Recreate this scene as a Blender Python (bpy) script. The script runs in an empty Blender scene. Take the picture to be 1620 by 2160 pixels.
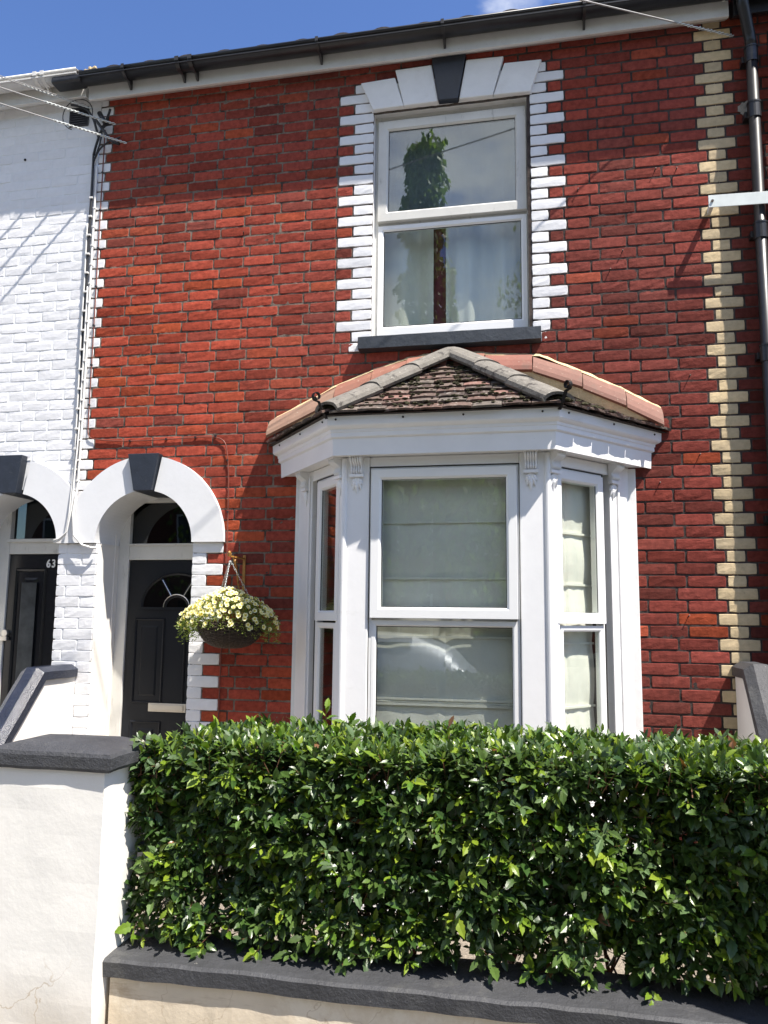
import bpy, bmesh, math, random
from mathutils import Vector, Matrix, noise
R = math.radians
random.seed(7)
scn = bpy.context.scene
COL = scn.collection

# ------------------------------------------------------------------ camera
def basis(yaw, pitch, roll):
    cy, sy, cp, sp = math.cos(yaw), math.sin(yaw), math.cos(pitch), math.sin(pitch)
    f = Vector((-sy*cp, cy*cp, sp)); r = Vector((cy, sy, 0)); u = r.cross(f)
    c, s = math.cos(roll), math.sin(roll)
    return f, c*r + s*u, -s*r + c*u
CAM = Vector((1.196, -5.088, 1.60))
F, RR, U = basis(R(11.61), R(7.52), R(.63))
cd = bpy.data.cameras.new('camera'); cam = bpy.data.objects.new('camera', cd); COL.objects.link(cam)
cam.matrix_world = Matrix(((RR.x, U.x, -F.x, CAM.x), (RR.y, U.y, -F.y, CAM.y), (RR.z, U.z, -F.z, CAM.z), (0, 0, 0, 1)))
cd.sensor_fit = 'VERTICAL'; cd.sensor_height = 24; cd.sensor_width = 18; cd.lens = 1680/2160*24
cd.clip_start = .05; cd.clip_end = 2000
scn.camera = cam
scn.render.resolution_x, scn.render.resolution_y = 768, 1024

# ------------------------------------------------------------------ sun and sky
AZ, EL = R(60), R(61)
S = Vector((math.sin(AZ)*math.cos(EL), -math.cos(AZ)*math.cos(EL), math.sin(EL)))
sd = bpy.data.lights.new('sun', 'SUN'); sun = bpy.data.objects.new('sun', sd); COL.objects.link(sun)
sd.energy = 5.0; sd.angle = R(.55); sd.color = (1, .94, .86)
sun.rotation_euler = S.to_track_quat('Z', 'Y').to_euler(); sun.location = (6, -6, 12)
W = bpy.data.worlds.new('World'); scn.world = W; W.use_nodes = True
nt = W.node_tree; nt.nodes.clear()
def N(t, k, **kw):
    n = t.nodes.new(k)
    for a, v in kw.items(): setattr(n, a, v)
    return n
sky = N(nt, 'ShaderNodeTexSky', sky_type='NISHITA', sun_disc=False)
sky.sun_elevation = EL; sky.sun_rotation = math.atan2(S.x, S.y); sky.air_density = 1.0; sky.dust_density = .3; sky.ozone_density = 2.5
tc = N(nt, 'ShaderNodeTexCoord'); mp = N(nt, 'ShaderNodeMapping'); mp.inputs['Scale'].default_value = (1, 1, 2.2)
mp.inputs['Location'].default_value = (.35, .1, .4)
nz = N(nt, 'ShaderNodeTexNoise'); nz.inputs['Scale'].default_value = 2.6; nz.inputs['Detail'].default_value = 9; nz.inputs['Roughness'].default_value = .55
ramp = N(nt, 'ShaderNodeMapRange', interpolation_type='SMOOTHSTEP')
sep = N(nt, 'ShaderNodeSeparateXYZ')
dirr = N(nt, 'ShaderNodeMapRange'); dirr.inputs['From Min'].default_value = -.35; dirr.inputs['From Max'].default_value = .55
dirr.inputs['To Min'].default_value = .50; dirr.inputs['To Max'].default_value = .60     # cloudier to the south
add = N(nt, 'ShaderNodeMath', operation='ADD'); add.inputs[1].default_value = .16
mix = N(nt, 'ShaderNodeMix', data_type='RGBA'); mix.inputs['B'].default_value = (6.5, 6.7, 7.1, 1)
bg = N(nt, 'ShaderNodeBackground'); bg.inputs['Strength'].default_value = .088
out = N(nt, 'ShaderNodeOutputWorld')
hs = N(nt, 'ShaderNodeHueSaturation'); hs.inputs['Saturation'].default_value = 1.16; hs.inputs['Value'].default_value = 1.12; hs.inputs['Hue'].default_value = .512
L = nt.links.new
L(tc.outputs['Generated'], mp.inputs['Vector']); L(mp.outputs[0], nz.inputs['Vector']); L(tc.outputs['Generated'], sep.inputs[0])
dot = N(nt, 'ShaderNodeVectorMath', operation='DOT_PRODUCT'); dot.inputs[1].default_value = Vector((-.23, -.83, .50)).normalized()
bank = N(nt, 'ShaderNodeMapRange', interpolation_type='SMOOTHSTEP'); bank.inputs['From Min'].default_value = .87; bank.inputs['From Max'].default_value = .97; bank.inputs['To Max'].default_value = .15   # a cloud bank to the south
thr = N(nt, 'ShaderNodeMath', operation='SUBTRACT')
L(tc.outputs['Generated'], dot.inputs[0]); L(dot.outputs['Value'], bank.inputs['Value'])
pd = N(nt, 'ShaderNodeVectorMath', operation='DOT_PRODUCT'); pd.inputs[1].default_value = (-0.0167, 0.7620, 0.6474)   # small fair-weather puffs to the north-east
pb = N(nt, 'ShaderNodeMapRange', interpolation_type='SMOOTHSTEP'); pb.inputs['From Min'].default_value = .978; pb.inputs['From Max'].default_value = .999; pb.inputs['To Max'].default_value = .16
pa = N(nt, 'ShaderNodeMath', operation='ADD'); L(tc.outputs['Generated'], pd.inputs[0]); L(pd.outputs['Value'], pb.inputs['Value']); L(pb.outputs[0], pa.inputs[0]); L(bank.outputs[0], pa.inputs[1])
L(sep.outputs['Y'], dirr.inputs['Value']); L(dirr.outputs[0], thr.inputs[0]); L(pa.outputs[0], thr.inputs[1]); L(thr.outputs[0], ramp.inputs['From Min']); L(thr.outputs[0], add.inputs[0]); L(add.outputs[0], ramp.inputs['From Max'])
L(nz.outputs['Fac'], ramp.inputs['Value']); L(ramp.outputs[0], mix.inputs['Factor']); L(sky.outputs[0], hs.inputs['Color']); L(hs.outputs[0], mix.inputs['A'])
L(mix.outputs['Result'], bg.inputs['Color']); L(bg.outputs[0], out.inputs['Surface'])
scn.view_settings.view_transform = 'Standard'; scn.view_settings.look = 'None'
scn.view_settings.exposure = 1.10; scn.view_settings.gamma = 1
scn.render.engine = 'CYCLES'
scn.cycles.max_bounces = 8; scn.cycles.transparent_max_bounces = 12

# ------------------------------------------------------------------ materials
MATS = {}
def mat(name, col=(.5, .5, .5), rough=.6, var=.12, vscale=6, bump=0, bscale=80, bdist=.003, attr=False, metal=0,
        stain=None, trans=0, spec=.5, coat=0, bump2=None, crack=False):
    if name in MATS: return MATS[name]
    m = bpy.data.materials.new(name); m.use_nodes = True; t = m.node_tree; b = t.nodes['Principled BSDF']; l = t.links.new
    tx = N(t, 'ShaderNodeTexCoord')
    if attr:
        a = N(t, 'ShaderNodeAttribute'); a.attribute_name = 'Col'; c = a.outputs['Color']
    else:
        a = N(t, 'ShaderNodeRGB'); a.outputs[0].default_value = (*col, 1); c = a.outputs[0]
    if var:
        n = N(t, 'ShaderNodeTexNoise'); n.inputs['Scale'].default_value = vscale; n.inputs['Detail'].default_value = 6; n.inputs['Roughness'].default_value = .65
        l(tx.outputs['Object'], n.inputs['Vector'])
        r = N(t, 'ShaderNodeMapRange'); r.inputs['From Min'].default_value = .3; r.inputs['From Max'].default_value = .7
        r.inputs['To Min'].default_value = 1-var; r.inputs['To Max'].default_value = 1+var; l(n.outputs['Fac'], r.inputs['Value'])
        v = N(t, 'ShaderNodeVectorMath', operation='SCALE'); l(c, v.inputs[0]); l(r.outputs[0], v.inputs['Scale']); c = v.outputs[0]
    for st in (stain or []):     # (colour, scale, threshold, softness, amount, (sx,sy,sz))
        sc, ss, th, so, am, ax = st
        mm = N(t, 'ShaderNodeMapping'); mm.inputs['Scale'].default_value = ax; l(tx.outputs['Object'], mm.inputs['Vector'])
        n = N(t, 'ShaderNodeTexNoise'); n.inputs['Scale'].default_value = ss; n.inputs['Detail'].default_value = 8; n.inputs['Roughness'].default_value = .7
        l(mm.outputs[0], n.inputs['Vector'])
        r = N(t, 'ShaderNodeMapRange', interpolation_type='SMOOTHSTEP'); r.inputs['From Min'].default_value = th; r.inputs['From Max'].default_value = th+so
        r.inputs['To Max'].default_value = am; l(n.outputs['Fac'], r.inputs['Value'])
        mx = N(t, 'ShaderNodeMix', data_type='RGBA'); l(r.outputs[0], mx.inputs['Factor']); l(c, mx.inputs['A']); mx.inputs['B'].default_value = (*sc, 1); c = mx.outputs['Result']
    cr_out = None
    if crack:                                              # a few hairline cracks low down in old render
        dn = N(t, 'ShaderNodeTexNoise'); dn.inputs['Scale'].default_value = 5; dn.inputs['Detail'].default_value = 6; l(tx.outputs['Object'], dn.inputs['Vector'])
        ds = N(t, 'ShaderNodeVectorMath', operation='MULTIPLY_ADD'); l(dn.outputs['Color'], ds.inputs[0]); ds.inputs[1].default_value = (.35, .35, .35); l(tx.outputs['Object'], ds.inputs[2])
        vo = N(t, 'ShaderNodeTexVoronoi', feature='DISTANCE_TO_EDGE'); vo.inputs['Scale'].default_value = 3.2; l(ds.outputs[0], vo.inputs['Vector'])
        r1 = N(t, 'ShaderNodeMapRange'); r1.inputs['From Min'].default_value = .0; r1.inputs['From Max'].default_value = .010; r1.inputs['To Min'].default_value = 1; r1.inputs['To Max'].default_value = 0; l(vo.outputs['Distance'], r1.inputs['Value'])
        sx = N(t, 'ShaderNodeSeparateXYZ'); ge = N(t, 'ShaderNodeNewGeometry'); l(ge.outputs['Position'], sx.inputs[0])
        r2 = N(t, 'ShaderNodeMapRange'); r2.inputs['From Min'].default_value = .50; r2.inputs['From Max'].default_value = .38; l(sx.outputs['Z'], r2.inputs['Value'])
        mu = N(t, 'ShaderNodeMath', operation='MULTIPLY'); l(r1.outputs[0], mu.inputs[0]); l(r2.outputs[0], mu.inputs[1]); cr_out = mu.outputs[0]
        mx = N(t, 'ShaderNodeMix', data_type='RGBA'); l(cr_out, mx.inputs['Factor']); l(c, mx.inputs['A']); mx.inputs['B'].default_value = (.46, .38, .28, 1); c = mx.outputs['Result']
        r3 = N(t, 'ShaderNodeMapRange', interpolation_type='SMOOTHSTEP'); r3.inputs['From Min'].default_value = .52; r3.inputs['From Max'].default_value = .22; r3.inputs['To Max'].default_value = .75; l(sx.outputs['Z'], r3.inputs['Value'])
        m2 = N(t, 'ShaderNodeMath', operation='MULTIPLY'); l(r3.outputs[0], m2.inputs[0]); l(dn.outputs['Fac'], m2.inputs[1])
        mx = N(t, 'ShaderNodeMix', data_type='RGBA'); l(m2.outputs[0], mx.inputs['Factor']); l(c, mx.inputs['A']); mx.inputs['B'].default_value = (.42, .33, .22, 1); c = mx.outputs['Result']
    l(c, b.inputs['Base Color'])
    b.inputs['Roughness'].default_value = rough; b.inputs['Metallic'].default_value = metal; b.inputs['Specular IOR Level'].default_value = spec
    b.inputs['Coat Weight'].default_value = coat; b.inputs['Coat Roughness'].default_value = .2
    nrm = None
    for (bs, bd, bf) in ([(bscale, bdist, bump)] if bump else []) + ([bump2] if bump2 else []):
        n = N(t, 'ShaderNodeTexNoise'); n.inputs['Scale'].default_value = bs; n.inputs['Detail'].default_value = 7; n.inputs['Roughness'].default_value = .6
        l(tx.outputs['Object'], n.inputs['Vector'])
        bp = N(t, 'ShaderNodeBump'); bp.inputs['Strength'].default_value = bf; bp.inputs['Distance'].default_value = bd
        l(n.outputs['Fac'], bp.inputs['Height'])
        if nrm: l(nrm, bp.inputs['Normal'])
        nrm = bp.outputs[0]
    if nrm: l(nrm, b.inputs['Normal'])
    if trans:
        o = t.nodes['Material Output']; tr = N(t, 'ShaderNodeBsdfTranslucent'); ms = N(t, 'ShaderNodeMixShader'); ms.inputs[0].default_value = trans
        vm = N(t, 'ShaderNodeVectorMath', operation='MULTIPLY'); l(c, vm.inputs[0]); vm.inputs[1].default_value = (1.5, 1.6, .7)
        l(vm.outputs[0], tr.inputs['Color']); l(b.outputs[0], ms.inputs[1]); l(tr.outputs[0], ms.inputs[2]); l(ms.outputs[0], o.inputs['Surface'])
    MATS[name] = m; return m

def glassmat(name, k=2.0, tint=(.82, .88, .85)):
    m = bpy.data.materials.new(name); m.use_nodes = True; t = m.node_tree; t.nodes.clear(); l = t.links.new
    o = N(t, 'ShaderNodeOutputMaterial'); ms = N(t, 'ShaderNodeMixShader'); tr = N(t, 'ShaderNodeBsdfTransparent'); tr.inputs[0].default_value = (*tint, 1)
    gl = N(t, 'ShaderNodeBsdfGlossy'); gl.inputs['Roughness'].default_value = .004; gl.inputs['Color'].default_value = (.95, .98, 1, 1)
    ge = N(t, 'ShaderNodeNewGeometry'); dt = N(t, 'ShaderNodeVectorMath', operation='DOT_PRODUCT'); l(ge.outputs['Incoming'], dt.inputs[0]); l(ge.outputs['Normal'], dt.inputs[1])
    def M(op, a, b=None, clamp=False):
        n = N(t, 'ShaderNodeMath', operation=op, use_clamp=clamp)
        for q, v in enumerate((a, b)):
            if v is None: continue
            if isinstance(v, (int, float)): n.inputs[q].default_value = v
            else: l(v, n.inputs[q])
        return n.outputs[0]
    c = M('ABSOLUTE', dt.outputs['Value']); w = M('POWER', M('SUBTRACT', 1, c, True), 5); f = M('MULTIPLY', M('ADD', M('MULTIPLY', w, .96), .04), k, True)
    tx = N(t, 'ShaderNodeTexCoord'); n = N(t, 'ShaderNodeTexNoise'); n.inputs['Scale'].default_value = 1.6; n.inputs['Detail'].default_value = 1
    bp = N(t, 'ShaderNodeBump'); bp.inputs['Strength'].default_value = .12; bp.inputs['Distance'].default_value = .01
    l(tx.outputs['Object'], n.inputs['Vector']); l(n.outputs['Fac'], bp.inputs['Height']); l(bp.outputs[0], gl.inputs['Normal'])
    l(f, ms.inputs[0]); l(tr.outputs[0], ms.inputs[1]); l(gl.outputs[0], ms.inputs[2]); l(ms.outputs[0], o.inputs[0])
    return m

DIRT = (.10, .085, .06)
M_brick = mat('red_brick', attr=True, rough=.92, spec=.08, var=.28, vscale=28, bump=.7, bscale=55, bdist=.004, bump2=(220, .0015, .5), stain=[((.07, .03, .025), 3, .56, .16, .45, (1, 1, 1)), ((.05, .035, .03), 45, .62, .1, .6, (1, 1, 2.2))])
M_mortar = mat('grey_mortar', (.30, .25, .21), .9, attr=True, var=.35, vscale=14, bump=1, bscale=120, bdist=.004, spec=.08, stain=[((.035, .03, .028), 9, .46, .15, .85, (1, 1, 1)), ((.42, .34, .24), 5, .66, .08, .6, (1, 1, 1))]) if 1 else mat('x', (.30, .25, .21), .9, .35, 14, 1, 120, .004, stain=[((.035, .03, .028), 9, .50, .15, .85, (1, 1, 1)), ((.5, .40, .28), 5, .64, .08, .7, (1, 1, 1))])
M_wbrick = mat('white_painted_brick', attr=True, rough=.62, var=.04, vscale=20, bump=.5, bscale=35, bdist=.004, bump2=(150, .001, .4), stain=[((.5, .5, .48), 6, .62, .2, .25, (1, 1, 1))])
M_wjoint = mat('white_painted_joint', (.73, .74, .75), .6, .05, 10, .5, 50, .003)
M_cream = mat('cream_brick', attr=True, rough=.85, var=.16, vscale=25, bump=.6, bscale=60, bdist=.003, stain=[((.22, .17, .11), 14, .56, .2, .5, (1, 1, 2)), ((.08, .07, .05), 40, .66, .05, .7, (1, 1, 1))])
M_stone = mat('white_painted_stone', (.78, .775, .76), .6, .05, 8, .35, 40, .003, stain=[(DIRT, 7, .62, .2, .25, (1, 1, .7)), ((.45, .42, .36), 3, .55, .2, .3, (1, 1, 1))])
M_arch = mat('white_arch_paint', (.72, .725, .73), .5, .03, 8, .25, 30, .003, stain=[(DIRT, 9, .68, .1, .3, (1, 1, 1))])
M_blackstone = mat('dark_painted_stone', (.022, .027, .038), .42, .2, 12, .5, 60, .003, stain=[((.07, .075, .08), 20, .60, .1, .4, (1, 1, 1))])
M_sill = mat('slate_grey_sill_paint', (.032, .038, .048), .45, .2, 9, .6, 22, .006)
M_upvc = mat('white_frame_plastic', (.80, .80, .79), .28, .02, 5, .05, 20, .002, stain=[((.35, .33, .28), 5, .66, .12, .3, (2, 2, 1))])
M_oldframe = mat('weathered_white_frame', (.62, .61, .57), .4, .06, 6, .15, 30, .002, stain=[((.16, .15, .12), 9, .56, .2, .5, (3, 3, .8))])
M_fascia = mat('white_fascia', (.62, .61, .58), .55, .06, 10, .3, 140, .001, stain=[((.30, .27, .22), 90, .60, .06, .45, (1, 1, 1)), ((.25, .22, .18), 4, .60, .2, .45, (.4, 1, 1))])
M_wood = mat('white_gloss_wood', (.81, .805, .80), .38, .03, 6, .2, 25, .003, stain=[((.45, .42, .36), 6, .60, .16, .3, (.5, .5, 2)), ((.25, .22, .17), 40, .70, .05, .5, (1, 1, 1))])
M_gutter = mat('black_plastic', (.016, .016, .018), .38, .3, 12, .1, 60, .001, stain=[((.07, .065, .06), 14, .6, .1, .4, (.5, 1, 1))])
M_seal = mat('black_seal', (.012, .012, .012), .5, 0)
M_glass = glassmat('window_glass', 1.5, (.93, .95, .93))
M_glassU = glassmat('upper_window_glass', 2.9, (.86, .9, .9))
M_glass2 = glassmat('dark_glass', 1.1, (.35, .37, .36))
M_room = mat('dim_room', (.16, .14, .12), .9, .1)
M_blind = mat('cream_blind', (.80, .775, .71), .9, .06, 5, .3, 18, .01, trans=.0)
M_curtain = mat('sage_curtain', (.74, .74, .68), .9, .05, 5)
M_maroon = mat('maroon_curtain', (.16, .03, .045), .9, .2, 8)
M_door = mat('dark_blue_black_door', (.009, .0105, .014), .42, .1, 5, .15, 90, .0008, spec=.25)
M_door2 = mat('gloss_black_door', (.010, .011, .013), .22, .1, 5, .2, 12, .002)
M_silver = mat('brushed_silver', (.72, .70, .66), .28, .05, metal=.9)
M_letter = mat('pale_letter_plate', (.62, .57, .48), .35, .05, metal=.35)
M_terra = mat('terracotta', attr=True, rough=.8, var=.14, vscale=14, bump=.4, bscale=70, bdist=.002, stain=[((.42, .34, .26), 34, .60, .06, .5, (1, 1, 1)), ((.11, .08, .06), 7, .50, .2, .6, (1, 1, 1)), ((.48, .34, .17), 8, .62, .1, .7, (1, 1, 1))])
M_fillet = mat('sandy_mortar_fillet', (.56, .43, .24), .9, .2, 20, 1, 60, .006)
M_ridge = mat('lichen_grey_ridge', (.165, .152, .132), .95, .25, 18, 1, 110, .004, stain=[((.045, .04, .036), 13, .55, .07, .85, (1, 1, 1)), ((.50, .48, .42), 40, .6, .06, .5, (1, 1, 1))])
M_tile = mat('old_clay_tile', attr=True, rough=.92, var=.3, vscale=22, bump=1, bscale=70, bdist=.005, stain=[((.42, .38, .33), 26, .57, .06, .55, (1, 1, 1)), ((.03, .026, .018), 12, .55, .08, .75, (1, 1, 1))])
M_moss = mat('dark_moss', (.035, .032, .012), 1, .5, 60, 1, 160, .006)
M_rooftile = mat('dark_roof_tile', (.05, .04, .036), .9, .3, 15, .8, 60, .004)
M_iron = mat('rusty_black_iron', (.035, .03, .028), .55, .3, 30, .5, 120, .001, stain=[((.16, .07, .03), 30, .55, .1, .7, (1, 1, 1))], metal=.3)
M_brass = mat('ochre_rusty_bracket', (.42, .20, .04), .5, .3, 30, stain=[((.05, .03, .02), 30, .52, .1, .8, (1, 1, 1))])
M_render = mat('cream_render', (.72, .70, .65), .8, .04, 4, .35, 7, .008, bump2=(60, .0012, .35), crack=True, stain=[((.40, .35, .26), 2.6, .58, .16, .4, (1, 1, .6)), ((.12, .11, .09), 45, .72, .03, .6, (1, 1, 1))])
M_render2 = mat('smooth_cream_render', (.74, .71, .66), .8, .03, 4, .3, 20, .004)
M_coping = mat('charcoal_coping_paint', (.040, .041, .045), .62, .25, 8, .9, 40, .006, bump2=(160, .002, .6), stain=[((.33, .31, .27), 30, .69, .03, .8, (1, 1, 1)), ((.10, .10, .095), 7, .52, .2, .5, (1, 1, 1))])
M_glossblack = mat('gloss_black_coping', (.016, .020, .034), .20, .2, 9, .7, 30, .005, bump2=(130, .004, 1))
M_leaf = mat('hedge_leaf', attr=True, rough=.33, var=.18, vscale=60, bump=.25, bscale=220, bdist=.001, trans=.2, spec=.42)
M_stem = mat('reddish_stem', (.14, .06, .03), .7, .3, 40)
M_bleaf = mat('basket_leaf', attr=True, rough=.5, var=.2, vscale=80, trans=.3)
M_petal = mat('pale_yellow_petal', attr=True, rough=.6, var=.05, trans=.25)
M_wicker = mat('dark_wicker', (.065, .045, .030), .7, .5, 60, .6, 200, .002)
M_blackcable = mat('black_cable', (.018, .018, .02), .45, .2, 30)
M_greycable = mat('grey_cable', (.30, .29, .28), .5, .15, 30)
M_whitecable = mat('white_painted_cable', (.70, .69, .66), .5, .08, 20)
M_redcable = mat('red_brown_cable', (.17, .045, .028), .5, .2, 30)
M_galv = mat('pale_metal', (.62, .66, .64), .45, .08, 10, stain=[((.25, .25, .23), 12, .62, .1, .5, (1, 1, 1))])
M_pave = mat('paving', (.19, .18, .165), .9, .15, 2, .5, 60, .003)
M_gravel = mat('pale_gravel', (.26, .22, .17), .95, .4, 60, 1, 90, .02)
M_road = mat('asphalt', (.05, .05, .05), .9, .2, 30, .6, 150, .004)
M_bark = mat('bark', (.10, .075, .05), .9, .3, 20, .8, 40, .02)
M_tleaf = mat('tree_leaf', attr=True, rough=.5, var=.2, vscale=4, trans=.5)
M_carpaint = mat('silver_car_paint', (.45, .47, .50), .45, .03, metal=.5, coat=.3)
M_tyre = mat('tyre', (.015, .015, .015), .8, .1)
M_hole = mat('void_black', (.01, .01, .01), 1, 0)

# ------------------------------------------------------------------ building helpers
class MB:
    def __init__(s): s.v = []; s.f = []; s.c = []
    def add(s, vs, fs, col=None):
        o = len(s.v); s.v.extend([tuple(p) for p in vs]); s.f.extend([tuple(i+o for i in f) for f in fs])
        s.c.extend([col or (1, 1, 1)]*len(vs)); return o
    def box(s, x0, x1, y0, y1, z0, z1, col=None, fr=None):
        vs = [(x, y, z) for x in (x0, x1) for y in (y0, y1) for z in (z0, z1)]
        if fr: vs = [fr(*p) for p in vs]
        s.add(vs, [(0, 1, 3, 2), (4, 6, 7, 5), (0, 4, 5, 1), (2, 3, 7, 6), (0, 2, 6, 4), (1, 5, 7, 3)], col)
    def prism(s, poly, y0, y1, col=None, fr=None):     # poly in x,z ; extruded along y
        n = len(poly); vs = [(x, y0, z) for x, z in poly] + [(x, y1, z) for x, z in poly]
        if fr: vs = [fr(*p) for p in vs]
        s.add(vs, [tuple(range(n)), tuple(range(2*n-1, n-1, -1))] + [(i, i+n, (i+1) % n+n, (i+1) % n) for i in range(n)], col)
    def tube(s, pts, r, seg=8, col=None, cap=True):
        pts = [Vector(p) for p in pts]; n = len(pts); rr = r if isinstance(r, (list, tuple)) else [r]*n
        vs = []; up = Vector((0, 0, 1)); prev = None
        for i, p in enumerate(pts):
            t = (pts[min(i+1, n-1)]-pts[max(i-1, 0)]).normalized()
            if prev is None:
                a = t.cross(up if abs(t.z) < .9 else Vector((1, 0, 0))).normalized()
            else:
                a = (prev - t*prev.dot(t)).normalized()
            prev = a; b = t.cross(a)
            for k in range(seg):
                q = 2*math.pi*k/seg; vs.append(p+(a*math.cos(q)+b*math.sin(q))*rr[i])
        fs = [(i*seg+k, i*seg+(k+1) % seg, (i+1)*seg+(k+1) % seg, (i+1)*seg+k) for i in range(n-1) for k in range(seg)]
        if cap: fs += [tuple(range(seg-1, -1, -1)), tuple((n-1)*seg+k for k in range(seg))]
        s.add(vs, fs, col)
    def strip(s, A, B, col=None):                      # quad strip between two polylines
        n = len(A); s.add(list(A)+list(B), [(i, i+1, n+i+1, n+i) for i in range(n-1)], col)
    def build(s, name, m, parent=None, smooth=False, bevel=0, seg=2, fixn=True):
        me = bpy.data.meshes.new(name); me.from_pydata(s.v, [], s.f); me.update()
        if fixn and len(s.f) < 60000:
            bm = bmesh.new(); bm.from_mesh(me); bmesh.ops.recalc_face_normals(bm, faces=bm.faces); bm.to_mesh(me); bm.free()
        ca = me.color_attributes.new('Col', 'FLOAT_COLOR', 'POINT')
        flat = []
        for c in s.c: flat += [c[0], c[1], c[2], 1]
        ca.data.foreach_set('color', flat)
        me.materials.append(m)
        if smooth: me.polygons.foreach_set('use_smooth', [True]*len(me.polygons))
        o = bpy.data.objects.new(name, me); COL.objects.link(o)
        if parent: o.parent = parent; o.matrix_parent_inverse = parent.matrix_world.inverted()
        if bevel:
            b = o.modifiers.new('bevel', 'BEVEL'); b.width = bevel; b.segments = seg; b.limit_method = 'ANGLE'; b.angle_limit = R(40)
        return o
def thing(name, label, cat, loc=(0, 0, 0), group=None):
    o = bpy.data.objects.new(name, None); COL.objects.link(o); o.location = loc; o.matrix_world = Matrix.Translation(loc); o.empty_display_size = .2
    o['label'] = label; o['category'] = cat
    if group: o['group'] = group
    return o
def tag(o, label, cat, group=None):
    o['label'] = label; o['category'] = cat
    if group: o['group'] = group
    return o
def struct(o): o['kind'] = 'structure'; return o
def child(parent, src, name=None):
    c = src.copy(); COL.objects.link(c); c.parent = parent; c.matrix_parent_inverse = src.matrix_parent_inverse.copy(); return c
def rnd(a, b): return random.uniform(a, b)
def nz3(x, y, z, s=1.): return noise.noise(Vector((x*s, y*s, z*s)))

# ------------------------------------------------------------------ ground
def sheet(name, x0, x1, y0, y1, z, m, label=None):
    b = MB(); b.add([(x0, y0, z), (x1, y0, z), (x1, y1, z), (x0, y1, z)], [(0, 1, 2, 3)]); return struct(b.build(name, m))
sheet('ground', -600, 600, -600, 600, -.12, M_road)
b = MB(); b.box(-30, 30, -6.3, -2.46, -.119, -.02); struct(b.build('pavement', M_pave, bevel=.01))
b = MB(); b.box(-30, 30, -6.43, -6.305, -.119, -.01); struct(b.build('kerb', M_pave, bevel=.015))
b = MB(); b.box(-1.98, 2.24, -2.36, .3, -.118, -.004); struct(b.build('garden_ground', M_gravel))
b = MB(); b.box(-6, -2.16, -2.36, .3, -.118, -.004); struct(b.build('garden_path', M_pave))
b = MB(); b.box(-30, 30, -16, -14.2, -.119, -.02); struct(b.build('far_pavement', M_pave, bevel=.01))

# ------------------------------------------------------------------ brickwork
def zc(k): return 5.254-(.0768*k-1.77e-5*k*k)
def brick(mb, x0, x1, z0, z1, col, rough=.0026, wob=.0013, yf=0., nx=None, arr=.0045):
    """one brick: wobbly outline, rough face grid, rounded arris, sides going back into the mortar"""
    if x1-x0 < .02: return
    n = nx or max(2, int((x1-x0)/.045)); nzv = 3
    g = {}; vs = []; sx = rnd(0, 99)
    dy = rnd(-.0015, .0015); tilt = rnd(-.0012, .0012)
    for i in range(n+1):
        for j in range(nzv+1):
            u, w = i/n, j/nzv; x = x0+(x1-x0)*u; z = z0+(z1-z0)*w
            edge = i in (0, n) or j in (0, nzv)
            if j in (0, nzv): z += nz3(x*14+sx, 3*j, z)*wob*2 + (-arr if j else arr)*.6
            if i in (0, n): x += rnd(-wob, wob)*.8 + (-arr if i else arr)*.6
            y = yf + dy + tilt*(w*2-1) + nz3(x*22+sx, z*40, sx)*rough + (0.0006 if edge else -.0004)
            if i in (0, n) and j in (0, nzv): x += (-1 if i else 1)*.002; z += (-1 if j else 1)*.002
            g[i, j] = len(vs); vs.append((x, y, z))
    ring = [(i, 0) for i in range(n)]+[(n, j) for j in range(nzv)]+[(i, nzv) for i in range(n, 0, -1)]+[(0, j) for j in range(nzv, 0, -1)]
    fs = [(g[i, j], g[i+1, j], g[i+1, j+1], g[i, j+1]) for i in range(n) for j in range(nzv)]
    o1 = len(vs); xm, zm = (x0+x1)/2, (z0+z1)/2
    for (i, j) in ring:
        x, y, z = vs[g[i, j]]
        vs.append((x+(arr*.6 if i == n else -arr*.6 if i == 0 else 0), yf+.004, z+(arr*.6 if j == nzv else -arr*.6 if j == 0 else 0)))
    o2 = len(vs)
    for q in range(len(ring)):
        x, y, z = vs[o1+q]; vs.append((x, yf+.022, z))
    m = len(ring)
    for q in range(m):
        a, b_ = g[ring[q]], g[ring[(q+1) % m]]
        fs.append((b_, a, o1+q, o1+(q+1) % m)); fs.append((o1+(q+1) % m, o1+q, o2+q, o2+(q+1) % m))
    mb.add(vs, fs, col)

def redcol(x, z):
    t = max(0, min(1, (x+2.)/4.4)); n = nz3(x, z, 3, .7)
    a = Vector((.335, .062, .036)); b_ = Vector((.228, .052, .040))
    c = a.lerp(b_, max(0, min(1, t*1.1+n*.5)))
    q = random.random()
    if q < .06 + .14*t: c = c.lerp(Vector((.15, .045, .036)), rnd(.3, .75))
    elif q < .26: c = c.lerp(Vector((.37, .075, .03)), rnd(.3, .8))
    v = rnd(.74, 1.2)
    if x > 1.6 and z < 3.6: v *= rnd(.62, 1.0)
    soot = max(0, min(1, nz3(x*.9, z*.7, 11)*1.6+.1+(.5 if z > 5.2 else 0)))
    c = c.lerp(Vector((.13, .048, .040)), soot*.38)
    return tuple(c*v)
def whitecol(*_):
    v = rnd(.71, .77); return (v, v*1.0, v*1.01)
def creamcol(x, z):
    c = Vector((.62, .48, .28)).lerp(Vector((.44, .35, .22)), rnd(0, .9)); return tuple(c*rnd(.85, 1.08))

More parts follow.
